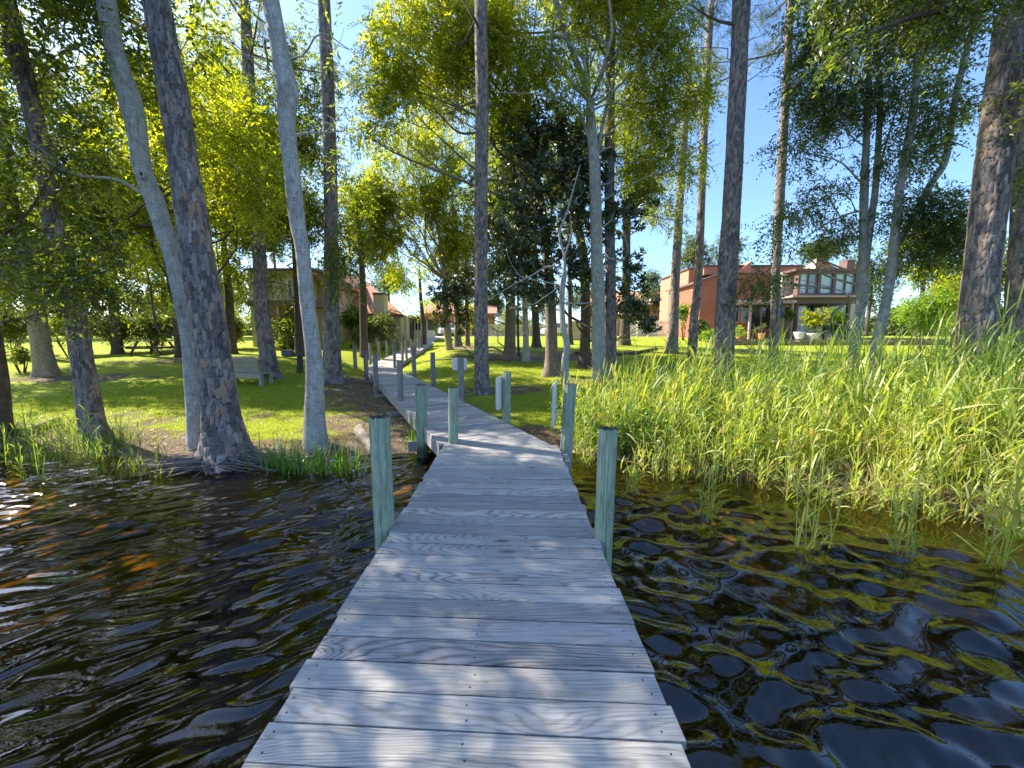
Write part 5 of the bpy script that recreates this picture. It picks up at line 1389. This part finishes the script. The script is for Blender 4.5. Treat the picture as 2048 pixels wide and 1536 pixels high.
# ------------------------------------------------------------------ cream and tan house on the left
lg = gz(-14, 27)
lh = thing("cream_house", "cream and tan house with terracotta roof and chimney left of the boardwalk", "house", (fx(640, 30), 30, lg))
mb = MB(); gl = lg - .6
bz(mb, 655, 800, 628, gl, 30, 9, 1)
bz(mb, 800.3, 812, 632, gl, 31, 7, 0)
bz(mb, 500, 622, 541, Zp(600, 26), 26, 9, 0)
bz(mb, 622.3, 655, 572, gl, 27, 9, 1)
bz(mb, 500, 622, 612, gl, 28.2, 6.5, 2)
mb.build("wall", [M['cream'], M['tan'], M['trim']], lh)
def rp(px, py, Yd): return P(px, py, Yd)
mb = MB()
e0, e1 = rp(640, 630, 29.5), rp(806, 632, 29.5)
r0, r1 = rp(640, 566, 34), rp(737, 570, 34); b0, b1 = rp(640, 640, 39), rp(800, 640, 39)
for q in ([e0, e1, r1, r0], [e1, b1, r1], [b1, b0, r0, r1]):
    mb.hprism(q, (0, 0, .16))
roof = mb.build("roof", M['roof'], lh)
mb = MB(); q = [rp(618, 548, 26.5), rp(662, 579, 26.5), rp(662, 579, 26.5) + (0, 8, .9), rp(618, 548, 26.5) + (0, 8, .9)]; mb.hprism(q, (0, 0, .16)); mb.build("roof", M['roof'], lh)
mb = MB(); q = [rp(492, 541, 25.6), rp(628, 541, 25.6), rp(628, 541, 25.6) + (0, 5, .3), rp(492, 541, 25.6) + (0, 5, .3)]; mb.hprism(q, (0, 0, .16)); mb.build("roof", M['trim'], lh)
mb = MB(); blk(mb, 494, 627, 600, 612, 24.6, 3.6); blk(mb, 494, 628, 536.5, 541, 25.45, .12)
mb.hprism([e0 + (0, -.06, -.12), e1 + (0.06, -.06, -.12), e1 + (.06, -.06, .1), e0 + (0, -.06, .1)], (0, .05, 0))
mb.build("eave", M['trim'], lh)
for px in (500, 552, 612):
    mb = MB(); bz(mb, px, px + 5, 612.3, gl, 24.9, .2); mb.build("porch_post", M['cream'], lh)
mb = MB(); bz(mb, 747, 768, 589, gl, 29.0, .9); ch = mb.build("chimney", M['cream'], lh)
mb = MB(); blk(mb, 745.5, 769.5, 585, 589, 28.95, 1.0); mb.build("chimney_cap", M['trim'], ch)
mb = MB()
for a in (0, 1): blk(mb, 576 + a * 19, 579 + a * 19, 560, 592, 25.9, .14)
for yy in (558, 574.2, 591): blk(mb, 576, 598, yy, yy + 2, 25.92, .12)
blk(mb, 586.3, 587.7, 560, 592, 25.94, .1)
wo = mb.build("window", M['whitetrim'], lh); mb = MB(); blk(mb, 577, 597, 559, 592, 25.985, .01); mb.build("pane", M['blind2'], wo)
mb = MB(); blk(mb, 727, 736, 636, 660, 29.9, .08); mb.build("window", M['glass'], lh)
# screened porch
mb = MB(); bz(mb, 810, 853, 660, gl, 32.2, 3.4); mb.build("porch_wall", M['cream'], lh)
mb = MB(); blk(mb, 811, 852, 639, 660, 32.3, 3.1); mb.build("porch_screen", M['screen'], lh)
for i, px in enumerate(np.linspace(810, 851.5, 8)):
    mb = MB(); blk(mb, px, px + (1.5 if i else 2.6), 638, 660, 32.15, .1); mb.build("porch_post", M['whitetrim'], lh)
mb = MB(); bz(mb, 820, 825, 638, gl, 31.9, .2); mb.build("porch_post", M['trim'], lh)
mb = MB(); blk(mb, 804, 856, 633, 638, 31.7, 4); mb.build("porch_roof", M['roof'], lh)

# far building, fence, wall, cars at the end of the path
fb = thing("far_house", "salmon far house glimpsed between the screened porch and the grove", "house", (fx(905, 58), 58, 2.1))
mb = MB(); bz(mb, 850, 985, 628, 1.9, 58, 8, 0); mb.build("wall", M['peach'], fb)
mb = MB(); q = [rp(842, 629, 57.3), rp(994, 629, 57.3), rp(994, 612, 62), rp(842, 612, 62)]; mb.hprism(q, (0, 0, .2)); mb.build("roof", M['roof'], fb)
for px in (866, 884, 925):
    mb = MB(); blk(mb, px, px + 8, 636, 652, 57.9, .12); mb.build("window", M['glass'], fb)
fb = thing("far_house", "low salmon far house behind the picket fence left of the red house", "house", (fx(1300, 60), 60, 2.1))
mb = MB(); bz(mb, 1190, 1400, 610, 1.9, 60, 8, 0); mb.build("wall", M['peach'], fb)
mb = MB(); q = [rp(1180, 611, 59.3), rp(1410, 611, 59.3), rp(1410, 585, 64), rp(1180, 585, 64)]; mb.hprism(q, (0, 0, .2)); mb.build("roof", M['roof'], fb)
for px in (1290, 1318):
    mb = MB(); blk(mb, px, px + 10, 620, 640, 59.9, .12); mb.build("window", M['glass'], fb)
def fence(label, px0, px1, Yd, h, mat, n):
    x0, x1 = fx(px0, Yd), fx(px1, Yd); g = gz((x0 + x1) / 2, Yd)
    t = thing("picket_fence", label, "fence", (x0, Yd, g))
    m = MB()
    for i in range(n):
        x = x0 + (x1 - x0) * i / (n - 1); m.b2(x - .035, x + .035, Yd, Yd + .03, g + .05, g + h)
    m.build("picket_panel", M[mat], t)
    for z in (.25, h - .25):
        m = MB(); m.b2(x0, x1, Yd + .031, Yd + .07, g + z, g + z + .08); m.build("rail", M[mat], t)
    for k in range(5):
        x = x0 + (x1 - x0) * k / 4; m = MB(); m.b2(x - .06, x + .06, Yd + .071, Yd + .19, g - .1, g + h + .1); m.build("post", M[mat], t)
fence("pale picket fence beyond the grove, left of the red house", 1255, 1345, 40, 1.7, 'whitetrim', 42)
fence("pale wooden fence far behind the left side of the grove", 955, 1105, 48, 1.5, 'cream', 60)
t = thing("brick_wall", "low pale brick wall with a cap between the grove trunks", "brick wall", (fx(1188, 32), 32, gz(7, 32)))
mb = MB(); bz(mb, 1142, 1236, 645, 1.3, 32, .4); mb.build("wall", M['palebrick'], t)
mb = MB(); blk(mb, 1140.5, 1237.5, 642, 645, 31.95, .5); mb.build("cap", M['concrete'], t)
def car(label, x, y, rz, mat, L=4.5, Wc=1.8):
    g = gz(x, y)
    t = thing("parked_car", label, "car", (x, y, g))
    cr, sr = math.cos(rz), math.sin(rz)
    def T(a, b, z): return np.array((x + a * cr - b * sr, y + a * sr + b * cr, g + z))
    prof = [(-2.2, .35), (-2.25, .75), (-2.05, .95), (-1.3, 1.02), (1.15, 1.0), (2.1, .85), (2.25, .6), (2.2, .35)]
    m = MB(); m.hprism([T(a, -Wc / 2, z) for a, z in prof], T(0, Wc / 2, 0) - T(0, -Wc / 2, 0)); body = m.build("body", M[mat], t, False, .06)
    cab = [(-1.75, 1.0), (-1.2, 1.45), (.25, 1.48), (1.05, 1.0)]
    m = MB(); m.hprism([T(a, -Wc / 2 + .12, z) for a, z in cab], T(0, Wc / 2 - .12, 0) - T(0, -Wc / 2 + .12, 0)); m.build("windows", M['glass'], t, False, .05)
    m = MB(); m.hprism([T(a, -Wc / 2 + .16, z) for a, z in ((-1.22, 1.452), (-1.1, 1.5), (.15, 1.52), (.27, 1.482))], T(0, Wc / 2 - .16, 0) - T(0, -Wc / 2 + .16, 0)); m.build("roof", M[mat], t)
    for a in (-1.35, 1.4):
        for b in (-Wc / 2 + .02, Wc / 2 - .22):
            m = MB(); c = T(a, b, .33); d = T(a, b + .2, .33); m.tube([c, d], [.33, .33], 18); m.build("wheel", M['rubber'], t)
    for b in (-.6, .6):
        m = MB(); m.box(T(2.24, b, .68), (.06, .3, .14), rz); m.build("headlight", M['whitetrim'], t)
p = P(893, 660, 46); car("silver car parked at the end of the path beyond the porch", p[0], 46, R(-75), 'carpaint')
p = P(1128, 650, 42); car("white car parked behind the brick wall seen between grove trunks", p[0], 44, R(8), 'whitetrim')

# the concrete path from the boardwalk's end
pth = [(-7.0, 29.9), (-7.1, 33), (-7.4, 36), (-7.6, 40), (-7.4, 44), (-6, 47), (-3, 49), (4, 50)]
c = resample([(a, b, 0) for a, b in pth], 60)
tg = np.gradient(c, axis=0); tg /= np.linalg.norm(tg, axis=1)[:, None]; nr = np.stack([tg[:, 1], -tg[:, 0]], -1)
V = []
for k in range(60):
    for sg in (-1, -.33, .33, 1):
        q = c[k, :2] + nr[k] * sg * (.8 + 1.0 * smooth(40, 47, c[k, 1])); V.append((q[0], q[1], gz(q[0], q[1]) + .035))
F = [[k * 4 + j, k * 4 + j + 1, k * 4 + j + 5, k * 4 + j + 4] for k in range(59) for j in range(3)]
tag(add_np("path", np_mesh("path", V, F, [M['concrete']], True)), "pale concrete path curving from the boardwalk's end past the porch", "path", kind="structure")

# ------------------------------------------------------------------ bench, picnic table, logs, stump, bin
p = G(497, 772); bx, by, bg = p[0], p[1], gz(p[0], p[1])
t = thing("park_bench", "weathered wooden bench with a slatted back between the shore pine and bench pine", "bench", (bx, by, bg))
rz = R(-14); crz, srz = math.cos(rz), math.sin(rz)
def TB(a, b, z): return (bx + a * crz - b * srz, by + a * srz + b * crz, bg + z)
m = MB()
for k, b in enumerate((.06, .20, .34, .48)): m.box(TB(-.25, b, .42), (1.5, .125, .045), rz)
m.build("seat", M['bench'], t, False, .006)
m = MB()
for k in range(3): m.box(TB(-.25, -.045 - .05 * k, .56 + .17 * k), (1.62 + .03 * k, .04, .16), rz, 0, R(16))
m.build("backrest", M['bench'], t, False, .006)
for a in (-1.0, .5):
    m = MB(); m.box(TB(a, .05, .2), (.1, .1, .4), rz); m.box(TB(a, -.02, .62), (.08, .05, .62), rz, 0, R(16)); m.build("leg", M['bench'], t)
    m = MB(); m.box(TB(a, .44, .2), (.1, .1, .4), rz); m.build("leg", M['bench'], t)
m = MB(); m.box(TB(-.25, .565, .345), (1.62, .04, .15), rz); m.box(TB(-.25, -.02, .345), (1.62, .04, .15), rz); m.build("apron", M['bench'], t)

p = G(286, 711); tx, ty, tgz = p[0], p[1], gz(p[0], p[1])
t = thing("picnic_table", "dark wooden picnic table with A-frame legs under the evergreens", "picnic table", (tx, ty, tgz))
rz = R(8); c8, s8 = math.cos(rz), math.sin(rz)
def TT(a, b, z): return (tx + a * c8 - b * s8, ty + a * s8 + b * c8, tgz + z)
m = MB()
for k in range(5): m.box(TT(-.32 + .16 * k, .8, .75), (.145, 1.9, .045), rz)
m.build("table_top", M['picnic'], t)
for s_ in (-1, 1):
    m = MB()
    for k in range(2): m.box(TT(s_ * (.72 + .15 * k), .8, .44), (.14, 1.9, .045), rz)
    m.build("seat", M['picnic'], t)
for b in (.15, 1.45):
    for s_ in (-1, 1):
        m = MB(); m.hprism([TT(s_ * .25, b, .72), TT(s_ * .36, b, .72), TT(s_ * .80, b, 0), TT(s_ * .68, b, 0)], np.array(TT(0, b + .05, 0)) - np.array(TT(0, b, 0))); m.build("leg", M['picnic'], t)
    m = MB(); m.box(TT(0, b - .03, .38), (1.74, .045, .10), rz); m.build("brace", M['picnic'], t)

def log(label, p0, p1, r0, r1, seed, mat='log'):
    p0 = np.array(p0); p1 = np.array(p1)
    t = thing("fallen_log", label, "log", tuple((p0 + p1) / 2 - np.array([0, 0, r0])))
    tm = TrunkMesh(); r = np.random.default_rng(seed); d = (p1 - p0) / np.linalg.norm(p1 - p0)
    pts = [p0, p0 * .6 + p1 * .4 + r.normal(0, .02, 3), p1]
    c = resample(pts, 20); a = np.cross(d, (0, 0, 1)); a /= np.linalg.norm(a); b = np.cross(d, a)
    th = np.arange(20) / 20 * 2 * math.pi; V = []
    for k in range(20):
        rr = (r0 + (r1 - r0) * k / 19) * (1 + .07 * np.sin(th * 3 + k * .3) + r.normal(0, .02, 20))
        if k in (0, 19): rr = rr * .92
        V.append(c[k] + rr[:, None] * (np.cos(th)[:, None] * a + np.sin(th)[:, None] * b))
    for e in (0, 19): V.append(np.repeat(c[e][None], 20, 0) + .002 * np.stack([np.cos(th), np.sin(th), th * 0], -1))
    V = np.concatenate(V); F = []
    for k in range(19):
        for j in range(20): F.append([k * 20 + j, k * 20 + (j + 1) % 20, (k + 1) * 20 + (j + 1) % 20, (k + 1) * 20 + j])
    for j in range(20):
        F.append([400 + j, 400 + (j + 1) % 20, (j + 1) % 20, j]); F.append([380 + j, 380 + (j + 1) % 20, 420 + (j + 1) % 20, 420 + j])
    add_np("log_body", np_mesh("log_body", V - wloc(t), F, [M[mat]], True), t)
a = G(718, 868); b = G(752, 918); log("pale fallen log lying at the water's edge left of the near green piling", a + (0, 0, .09), (b[0], b[1], .07), .10, .085, 501)
a = G(40, 872); b = G(118, 848); log("tan driftwood log lying on the far left shore", a + (0, 0, .07), b + (0, 0, .10), .075, .055, 502, 'tanbark')
def stump(label, px, py, r0, h, seed, mat='darkbark'):
    p = G(px, py); t = thing("tree_stump", label, "stump", (p[0], p[1], gz(p[0], p[1])), None)
    tm = TrunkMesh(); z = gz(p[0], p[1]); tm.bark([(p[0], p[1], z - .1), (p[0], p[1], z + h * .5), (p[0], p[1], z + h), (p[0], p[1], z + h + .005)], [r0, r0 * .9, r0 * .85, .02], 28, 26, seed, .06, .1, .01, .5)
    tm.build(M[mat], t, "stump_body")
stump("low tree stump on the sunny lawn below the terrace walls", 1503, 704, .5, .22, 503, 'brownbark')
stump("short dark stump at the left picture edge by the driftwood", 8, 870, .14, .28, 504)
p = G(576, 712); x, y, g = p[0], p[1], gz(p[0], p[1])
t = thing("storage_tub", "small blue-gray plastic tub left on the lawn behind the silver-gray tree", "tub", (x, y, g))
m = MB(); m.prism([(x - .26, y - .16), (x + .26, y - .16), (x + .26, y + .16), (x - .26, y + .16)], g, g + .26); m.build("tub_body", M['blueplastic'], t, False, .03)
m = MB(); m.prism([(x - .29, y - .19), (x + .29, y - .19), (x + .29, y + .19), (x - .29, y + .19)], g + .262, g + .30); m.build("lid", M['iron'], t, False, .01)
# dark timber edging in front of the grove's right end
m = MB(); pts = [G(px, py) for px, py in ((1150, 708), (1190, 712), (1235, 711), (1275, 707), (1305, 701), (1310, 697))]
m.tube([q + np.array([0, 0, .05]) for q in resample(pts, 24)], [.11] * 24, 7); e = m.build("bed_edging", M['picnic'])
tag(e, "dark curved log edging around the grove bed", "edging")

# roots of the shoreline pine hanging at the waterline
pine0 = [o for o in sc.objects if o.get("label", "").startswith("thick plated pine")][0]
tm = TrunkMesh(); r = np.random.default_rng(600); bx, by = pine0.location.x, pine0.location.y
for i in range(110):
    th = r.uniform(R(150), R(395)); d = r.uniform(.25, .75); a = np.array([bx + .2 * math.cos(th), by + .2 * math.sin(th), r.uniform(.06, .22)])
    tt = th + r.normal(0, .7); L = r.uniform(.3, .9)
    b = np.array([bx + (.3 + d * .5) * math.cos(th), by + (.25 + d * .35) * math.sin(th), r.uniform(.03, .16)])
    c = b + np.array([math.cos(tt) * L * 1.2, math.sin(tt) * L * .35, r.uniform(-.1, .02)])
    tm.limb([a, (a + b) / 2 + r.normal(0, .05, 3), b, c], r.uniform(.006, .02), .004, 5, 9, .5)
tm.build(M['root'], pine0, "roots")

# ------------------------------------------------------------------ reeds, iris, grass
def blades(base, az, L, w, th0, bend, segs=4, prof='leaf', twist=None, r=rng):
    n = len(base); s = np.linspace(0, 1, segs + 1)
    ang = th0[:, None] + bend[:, None] * s[None, :]
    st_ = L[:, None] / segs
    mid = (ang[:, 1:] + ang[:, :-1]) / 2
    h = np.concatenate([np.zeros((n, 1)), np.cumsum(np.sin(mid) * st_, 1)], 1)
    z = np.concatenate([np.zeros((n, 1)), np.cumsum(np.cos(mid) * st_, 1)], 1)
    p = base[:, None, :] + np.stack([h * np.cos(az)[:, None], h * np.sin(az)[:, None], z], -1)
    ww = {'leaf': np.clip(1.15 * np.sin(np.pi * np.clip(s * .88 + .12, 0, 1)) ** .7, .02, 1), 'stem': 1 - .4 * s, 'sword': np.clip((1 - s ** 2.5), .03, 1)}[prof]
    tw = np.zeros(n) if twist is None else twist
    sd = np.stack([-np.sin(az), np.cos(az), np.zeros(n)], -1) * np.cos(tw)[:, None]
    sd[:, 2] += np.sin(tw)
    W2 = (w[:, None] * ww[None, :] / 2)[:, :, None] * sd[:, None, :]
    l, rr = p - W2, p + W2
    V = np.stack([l, rr], 2).reshape(-1, 3)
    k = np.arange(segs)[None, :] * 2 + (np.arange(n) * (segs + 1) * 2)[:, None]
    F = np.stack([k, k + 1, k + 3, k + 2], -1).reshape(-1, 4)
    return V, F, p
class Blades:
    def __init__(s): s.V = []; s.F = []; s.lv = []; s.n = 0
    def add(s, V, F, lv):
        s.V.append(V); s.F.append(F + s.n); s.n += len(V); s.lv.append(np.asarray(lv))
    def obj(s, name, mat, parent=None):
        me = np_mesh(name, np.concatenate(s.V) - wloc(parent), np.concatenate(s.F), [mat], False, attrs={"lv": np.concatenate(s.lv)})
        return add_np(name, me, parent)
def reeds(B, base, H, r, nl=9, Ll=.36, wl=.018, tone=.0, dead=.12):
    n = len(base)
    az = r.uniform(0, 6.28, n); lean = np.abs(r.normal(0, .10, n)); bend = r.normal(.05, .12, n)
    V, F, p = blades(base, az, H, np.full(n, .009), lean, bend, 5, 'stem', r=r)
    B.add(V, F, np.repeat(np.clip(.55 + tone + r.normal(0, .12, n), 0, .9), 5))
    hs = np.linspace(.22, 1.0, nl)
    for i, f in enumerate(hs):
        k = f * 5; a = np.clip(int(k), 0, 4); u = k - a
        b = p[:, a] * (1 - u) + p[:, a + 1] * u
        azl = az * 0 + r.uniform(0, 6.28, n) if i < 2 else (az_prev + math.pi + r.normal(0, .7, n))
        az_prev = azl
        L = Ll * r.uniform(.6, 1.25, n) * (.75 + .5 * math.sin(math.pi * min(1, f + .05))) * np.clip(H / 1.2, .5, 1.15)
        V, F, _ = blades(b, azl, L, wl * r.uniform(.7, 1.25, n), np.clip(r.normal(.50 - .3 * (f > .9), .2, n), .05, 1.4), np.clip(r.normal(.55, .42, n), -.1, 1.9), 4, 'leaf', r.normal(0, .5, n), r)
        lv = np.clip(.45 + tone + .18 * (f - .5) + r.normal(0, .13, n), 0, .9)
        lv = np.where(r.random(n) < dead * (1.6 - 1.4 * f), 1.0, lv)
        B.add(V, F, np.repeat(lv, 4))
r = np.random.default_rng(700)
def right_pts(n, smin, smax, xmin, xmax, dock=True):
    x = r.uniform(xmin, xmax, n); s = r.uniform(smin, smax, n)
    y = np.interp(x, SH_X, SH_Y) + s
    if dock:
        d = C1 - C0; d = d / np.hypot(*d); dist = (x - C0[0]) * d[1] - (y - C0[1]) * d[0]
        ok = (dist > 1.25) & ((x > 1.05) | (y > 5.6)); x, y, s = x[ok], y[ok], s[ok]
    return x, y, s
B = Blades()
x, y, s = right_pts(1600, -.75, 1.3, .95, 10)
clump = vnoise(x * 2.3, y * 2.3, 41); ok = clump > .33; x, y, s = x[ok], y[ok], s[ok]
reeds(B, np.stack([x, y, ground(x, y) - .03], -1), np.clip(.62 + .22 * s + r.normal(0, .17, len(x)), .3, 1.3), r, 8, .40, .0155, .10, .16)
x, y, s = right_pts(1500, .8, 4.6, 1.5, 12)
ok = (y < 9.6) & (vnoise(x * 1.5, y * 1.5, 43) > .25); x, y, s = x[ok], y[ok], s[ok]
hh = np.clip(.80 + .09 * s + r.normal(0, .22, len(x)) + .5 * (r.random(len(x)) > .93), .4, 1.7) * np.interp(x, [1.2, 2.2, 3.2, 4.5, 7], [.55, .75, .86, 1.0, 1.3])
B2 = Blades()
reeds(B2, np.stack([x, y, ground(x, y) - .02], -1), hh, r, 9, .50, .017, -.0, .06)
x, y, s = right_pts(260, .2, 2.8, 2.2, 9)
reeds(B, np.stack([x, y, ground(x, y) - .02], -1), np.clip(.82 + .08 * s + r.normal(0, .18, len(x)), .5, 1.35), r, 9, .56, .027, .04, .08)
o = B.obj("reed_bed", M['reed']); tag(o, "sunlit yellow-green reeds along the right waterline", "reeds", kind="stuff")
o = B2.obj("reed_bed", M['reed_dark']); tag(o, "taller deep green reeds behind the right shoreline", "reeds", kind="stuff")
# dead brown stems at the waterline
Bd = Blades(); x, y, s = right_pts(900, -.6, .6, 1.6, 9); n = len(x)
V, F, _ = blades(np.stack([x, y, np.full(n, -.05)], -1), r.uniform(0, 6.28, n), r.uniform(.15, .5, n), np.full(n, .008), np.abs(r.normal(0, .55, n)), r.normal(0, .6, n), 3, 'stem', r=r)
Bd.add(V, F, np.repeat(r.uniform(.25, .9, n), 3)); x, y, s = right_pts(420, .0, 3.2, 1.4, 9); n = len(x)
V, F, _ = blades(np.stack([x, y, ground(x, y)], -1), r.uniform(0, 6.28, n), r.uniform(.5, 1.25, n), np.full(n, .009), np.abs(r.normal(.15, .25, n)), np.where(r.random(n) < .35, 1.6, r.normal(.1, .3, n)), 5, 'stem', r=r)
Bd.add(V, F, np.repeat(r.uniform(.4, .95, n), 5))
o = Bd.obj("dead_reed_stems", M['litter']); tag(o, "broken brown reed stems at the right waterline", "dead reeds", kind="stuff")
# single tall reeds standing above the bed and out in the water
for i, (lb, px, py, n, h) in enumerate([
    ("small reed tuft standing alone in the water right of the near right piling", 1262, 985, 5, .42),
    ("reed tuft in the water ahead of the bed, tips spread over the ripples", 1415, 1040, 6, .62),
    ("tall reed tuft leaning out of the water in front of the bed", 1622, 1095, 7, .85),
    ("reed tuft at the right picture edge closest to the viewer", 1985, 1130, 8, .8),
    ("reed tuft near the amber shallows at right", 1800, 1100, 6, .6),
    ("tall plume of reeds above the bed left of the stout pine", 1378, 880, 4, 1.55),
    ("tall bright reed with a broad head near the massive pine", 1905, 930, 4, 1.5),
    ("tall reed arching over the bed before the twin gray trunks", 1650, 900, 4, 1.5)]):
    d = ray(px, py); Yq = -CAMZ * d[1] / d[2] if py > 950 else None
    c = np.array([d[0] / d[1] * Yq, Yq, 0]) if Yq else G(px, py)
    g = gz(c[0], c[1]); t = thing("reed_tuft", lb, "reeds", (c[0], c[1], g), "reed tufts apart from the bed")
    Bq = Blades(); bs = np.stack([c[0] + r.normal(0, .05, n), c[1] + r.normal(0, .05, n), np.full(n, g - .02)], -1)
    reeds(Bq, bs, h * r.uniform(.75, 1.1, n) - min(g, 0), r, 9, .30 if h < 1 else .45, .017 if h < 1 else .024, .1, .15); Bq.obj("blades", M['reed'], t)
# leafy weeds by the right deck edge
cr = Crown()
x, y, s = right_pts(420, .0, 2.6, .95, 3.6)
for k in range(0, len(x)):
    hgt = r.uniform(.25, .75)
    cr.clump((x[k], y[k], float(ground(x[k:k + 1], y[k:k + 1])[0]) + hgt * .6), (.16, .16, hgt * .5), 9, 8, .07, .024, .2, r, mask=False, droop=-.2, tone=.05)
o = cr.build(M['weed'], None, "shore_weeds"); tag(o, "bright leafy weeds on the bank by the right deck edge", "weeds", kind="stuff")
# iris clumps on the left shore
for i, (lb, px, py, n, sx) in enumerate([("iris clump with upright green blades in the water nearest the shoreline pine", 560, 945, 70, .17),
        ("iris clump at the foot of the silver-gray tree, middle of the row", 618, 948, 85, .2), ("iris clump nearest the dock in the row before the silver-gray tree", 676, 950, 85, .2),
        ("small sparse iris clump beside the mud under the deck bend", 822, 905, 16, .12)]):
    d = ray(px, py); Yq = -CAMZ * d[1] / d[2]; c = np.array([d[0] / d[1] * Yq, Yq + .12, 0]); g = gz(c[0], c[1])
    t = thing("iris_clump", lb, "iris plants", (c[0], c[1], g), "iris clumps at the left shore")
    Bq = Blades(); bs = np.stack([c[0] + r.normal(0, sx, n), c[1] + r.normal(0, .10, n), np.full(n, g - .02)], -1)
    V, F, _ = blades(bs, r.uniform(0, 6.28, n), r.uniform(.42, .82, n), r.uniform(.016, .028, n), np.abs(r.normal(.1, .12, n)), np.abs(r.normal(.35, .5, n)), 5, 'sword', r=r)
    Bq.add(V, F, np.repeat(np.where(r.random(n) < .08, 1.0, np.clip(r.normal(.5, .16, n), 0, .9)), 5)); Bq.obj("blades", M['iris'], t)
# grasses of the left shore
Bg = Blades(); n = 2600
x = r.uniform(-10.5, -4.9, n); y = np.interp(x, SH_X, SH_Y) + r.normal(.25, .55, n)
ok = (vnoise(x * 1.6, y * 1.6, 51) > .42); x, y = x[ok], y[ok]; n = len(x)
V, F, _ = blades(np.stack([x, y, ground(x, y) - .03], -1), r.uniform(0, 6.28, n), r.uniform(.2, .62, n), r.uniform(.006, .013, n), np.abs(r.normal(.2, .25, n)), np.abs(r.normal(.8, .6, n)), 4, 'leaf', r=r)
Bg.add(V, F, np.repeat(np.where(r.random(n) < .12, 1.0, np.clip(r.normal(.45, .16, n), 0, .9)), 4))
x = r.uniform(-8.5, -4.9, 46); y = np.interp(x, SH_X, SH_Y) - r.uniform(0.0, 1.1, 46)
reeds(Bg, np.stack([x, y, ground(x, y)], -1), r.uniform(.5, 1.1, 46), r, 8, .3, .013, .05, .15)
o = Bg.obj("shore_grass", M['reed_dark']); tag(o, "thin arching grass along the left waterline", "grass", kind="stuff")
# lawn blades where the lawn is near
n = 150000
x = r.uniform(-13, 5, n); y = 6.0 + 13 * r.random(n) ** 1.35
b = bare_at(x, y); d = C1 - C0; d = d / np.hypot(*d); dist = np.abs((x - C0[0]) * d[1] - (y - C0[1]) * d[0])
ok = (r.random(n) > b * 1.15) & (dist > .8) & (y > np.interp(x, SH_X, SH_Y) + .35) & (vnoise(x * 1.1, y * 1.1, 61) > .22)
x, y = x[ok], y[ok]; n = len(x); Bl = Blades()
V, F, _ = blades(np.stack([x, y, ground(x, y) - .005], -1), r.uniform(0, 6.28, n), r.uniform(.035, .10, n), r.uniform(.005, .010, n), np.abs(r.normal(.3, .25, n)), np.abs(r.normal(.5, .4, n)), 2, 'leaf', r=r)
Bl.add(V, F, np.repeat(np.clip(r.normal(.5, .18, n), 0, .9), 2)); o = Bl.obj("lawn_grass", M['grass']); tag(o, "short lawn grass around the boardwalk", "grass", kind="stuff")
# fallen leaves
n = 34000
x = r.uniform(-14, 6, n); y = 5.9 + 17 * r.random(n) ** 1.1; b = bare_at(x, y)
ok = (r.random(n) < b * .9 + .13) & (y > np.interp(x, SH_X, SH_Y) + .25); x, y = x[ok], y[ok]; n = len(x)
z = ground(x, y) + .012; th = r.uniform(0, 6.28, n); L = r.uniform(.03, .075, n); w_ = L * r.uniform(.3, .5, n)
dr = np.stack([np.cos(th), np.sin(th), r.normal(0, .25, n)], -1); sd = np.stack([-np.sin(th), np.cos(th), r.normal(0, .3, n)], -1); c = np.stack([x, y, z], -1)
V = np.stack([c - dr * L[:, None] / 2, c + sd * w_[:, None] / 2, c + dr * L[:, None] / 2, c - sd * w_[:, None] / 2], 1).reshape(-1, 3)
me = np_mesh("leaf_litter", V, np.arange(4 * n).reshape(-1, 4), [M['litter']], False, attrs={"lv": np.clip(r.normal(.5, .28, n), 0, 1)})
tag(add_np("leaf_litter", me), "fallen brown leaves scattered on the bare ground", "fallen leaves", kind="stuff")

print('LEAVES', sum(LSTAT.values()))

# ------------------------------------------------------------------ the far wood that closes the horizon
rw = np.random.default_rng(900); cw = Crown()
for i in range(170):
    a = rw.uniform(-1.35, 1.35); d = rw.uniform(78, 105); x = d * math.sin(a) * 1.3; y = d * math.cos(a) * .8 + 18
    h = rw.uniform(2.2, 5.5) * (1.0 if abs(x + 2) > 14 else .7); w_ = rw.uniform(3, 6)
    cw.clump((x, y, 2.0 + h * .45), (w_, w_ * .6, h * .62), int(150 * h * w_ / 8), 8, .62, .34, 1.2, rw, mask=False, tone=rw.uniform(-.25, .2))
o = cw.build(M['leaf_far'], None, "far_wood"); tag(o, "low band of distant woods behind the houses", "woods", kind="stuff")

for k, v in sorted(LSTAT.items(), key=lambda q: -q[1])[:6]: print(v, k)

gt = [o for o in sc.objects if o.get("label", "").startswith("pale gray tree with a knot")][0]
kc = P(284, 350, 6.25 - .158); m = MB()
ring = [kc + np.array([(.036 * math.cos(a) + .006 * math.sin(2 * a)), -.004, .052 * math.sin(a)]) for a in np.linspace(0, 2 * math.pi, 17)]
m.tube(ring, [.018] * 17, 7, 0, False); m.build("knot_rim", M['gray'], gt, True)
m = MB(); m.poly([kc + np.array([.034 * math.cos(a), -.006, .048 * math.sin(a)]) for a in np.linspace(2 * math.pi, 0, 16, False)]); m.build("knot_dark_disc", M['rubber'], gt)  # flat black disc, the shade inside the knot given as colour
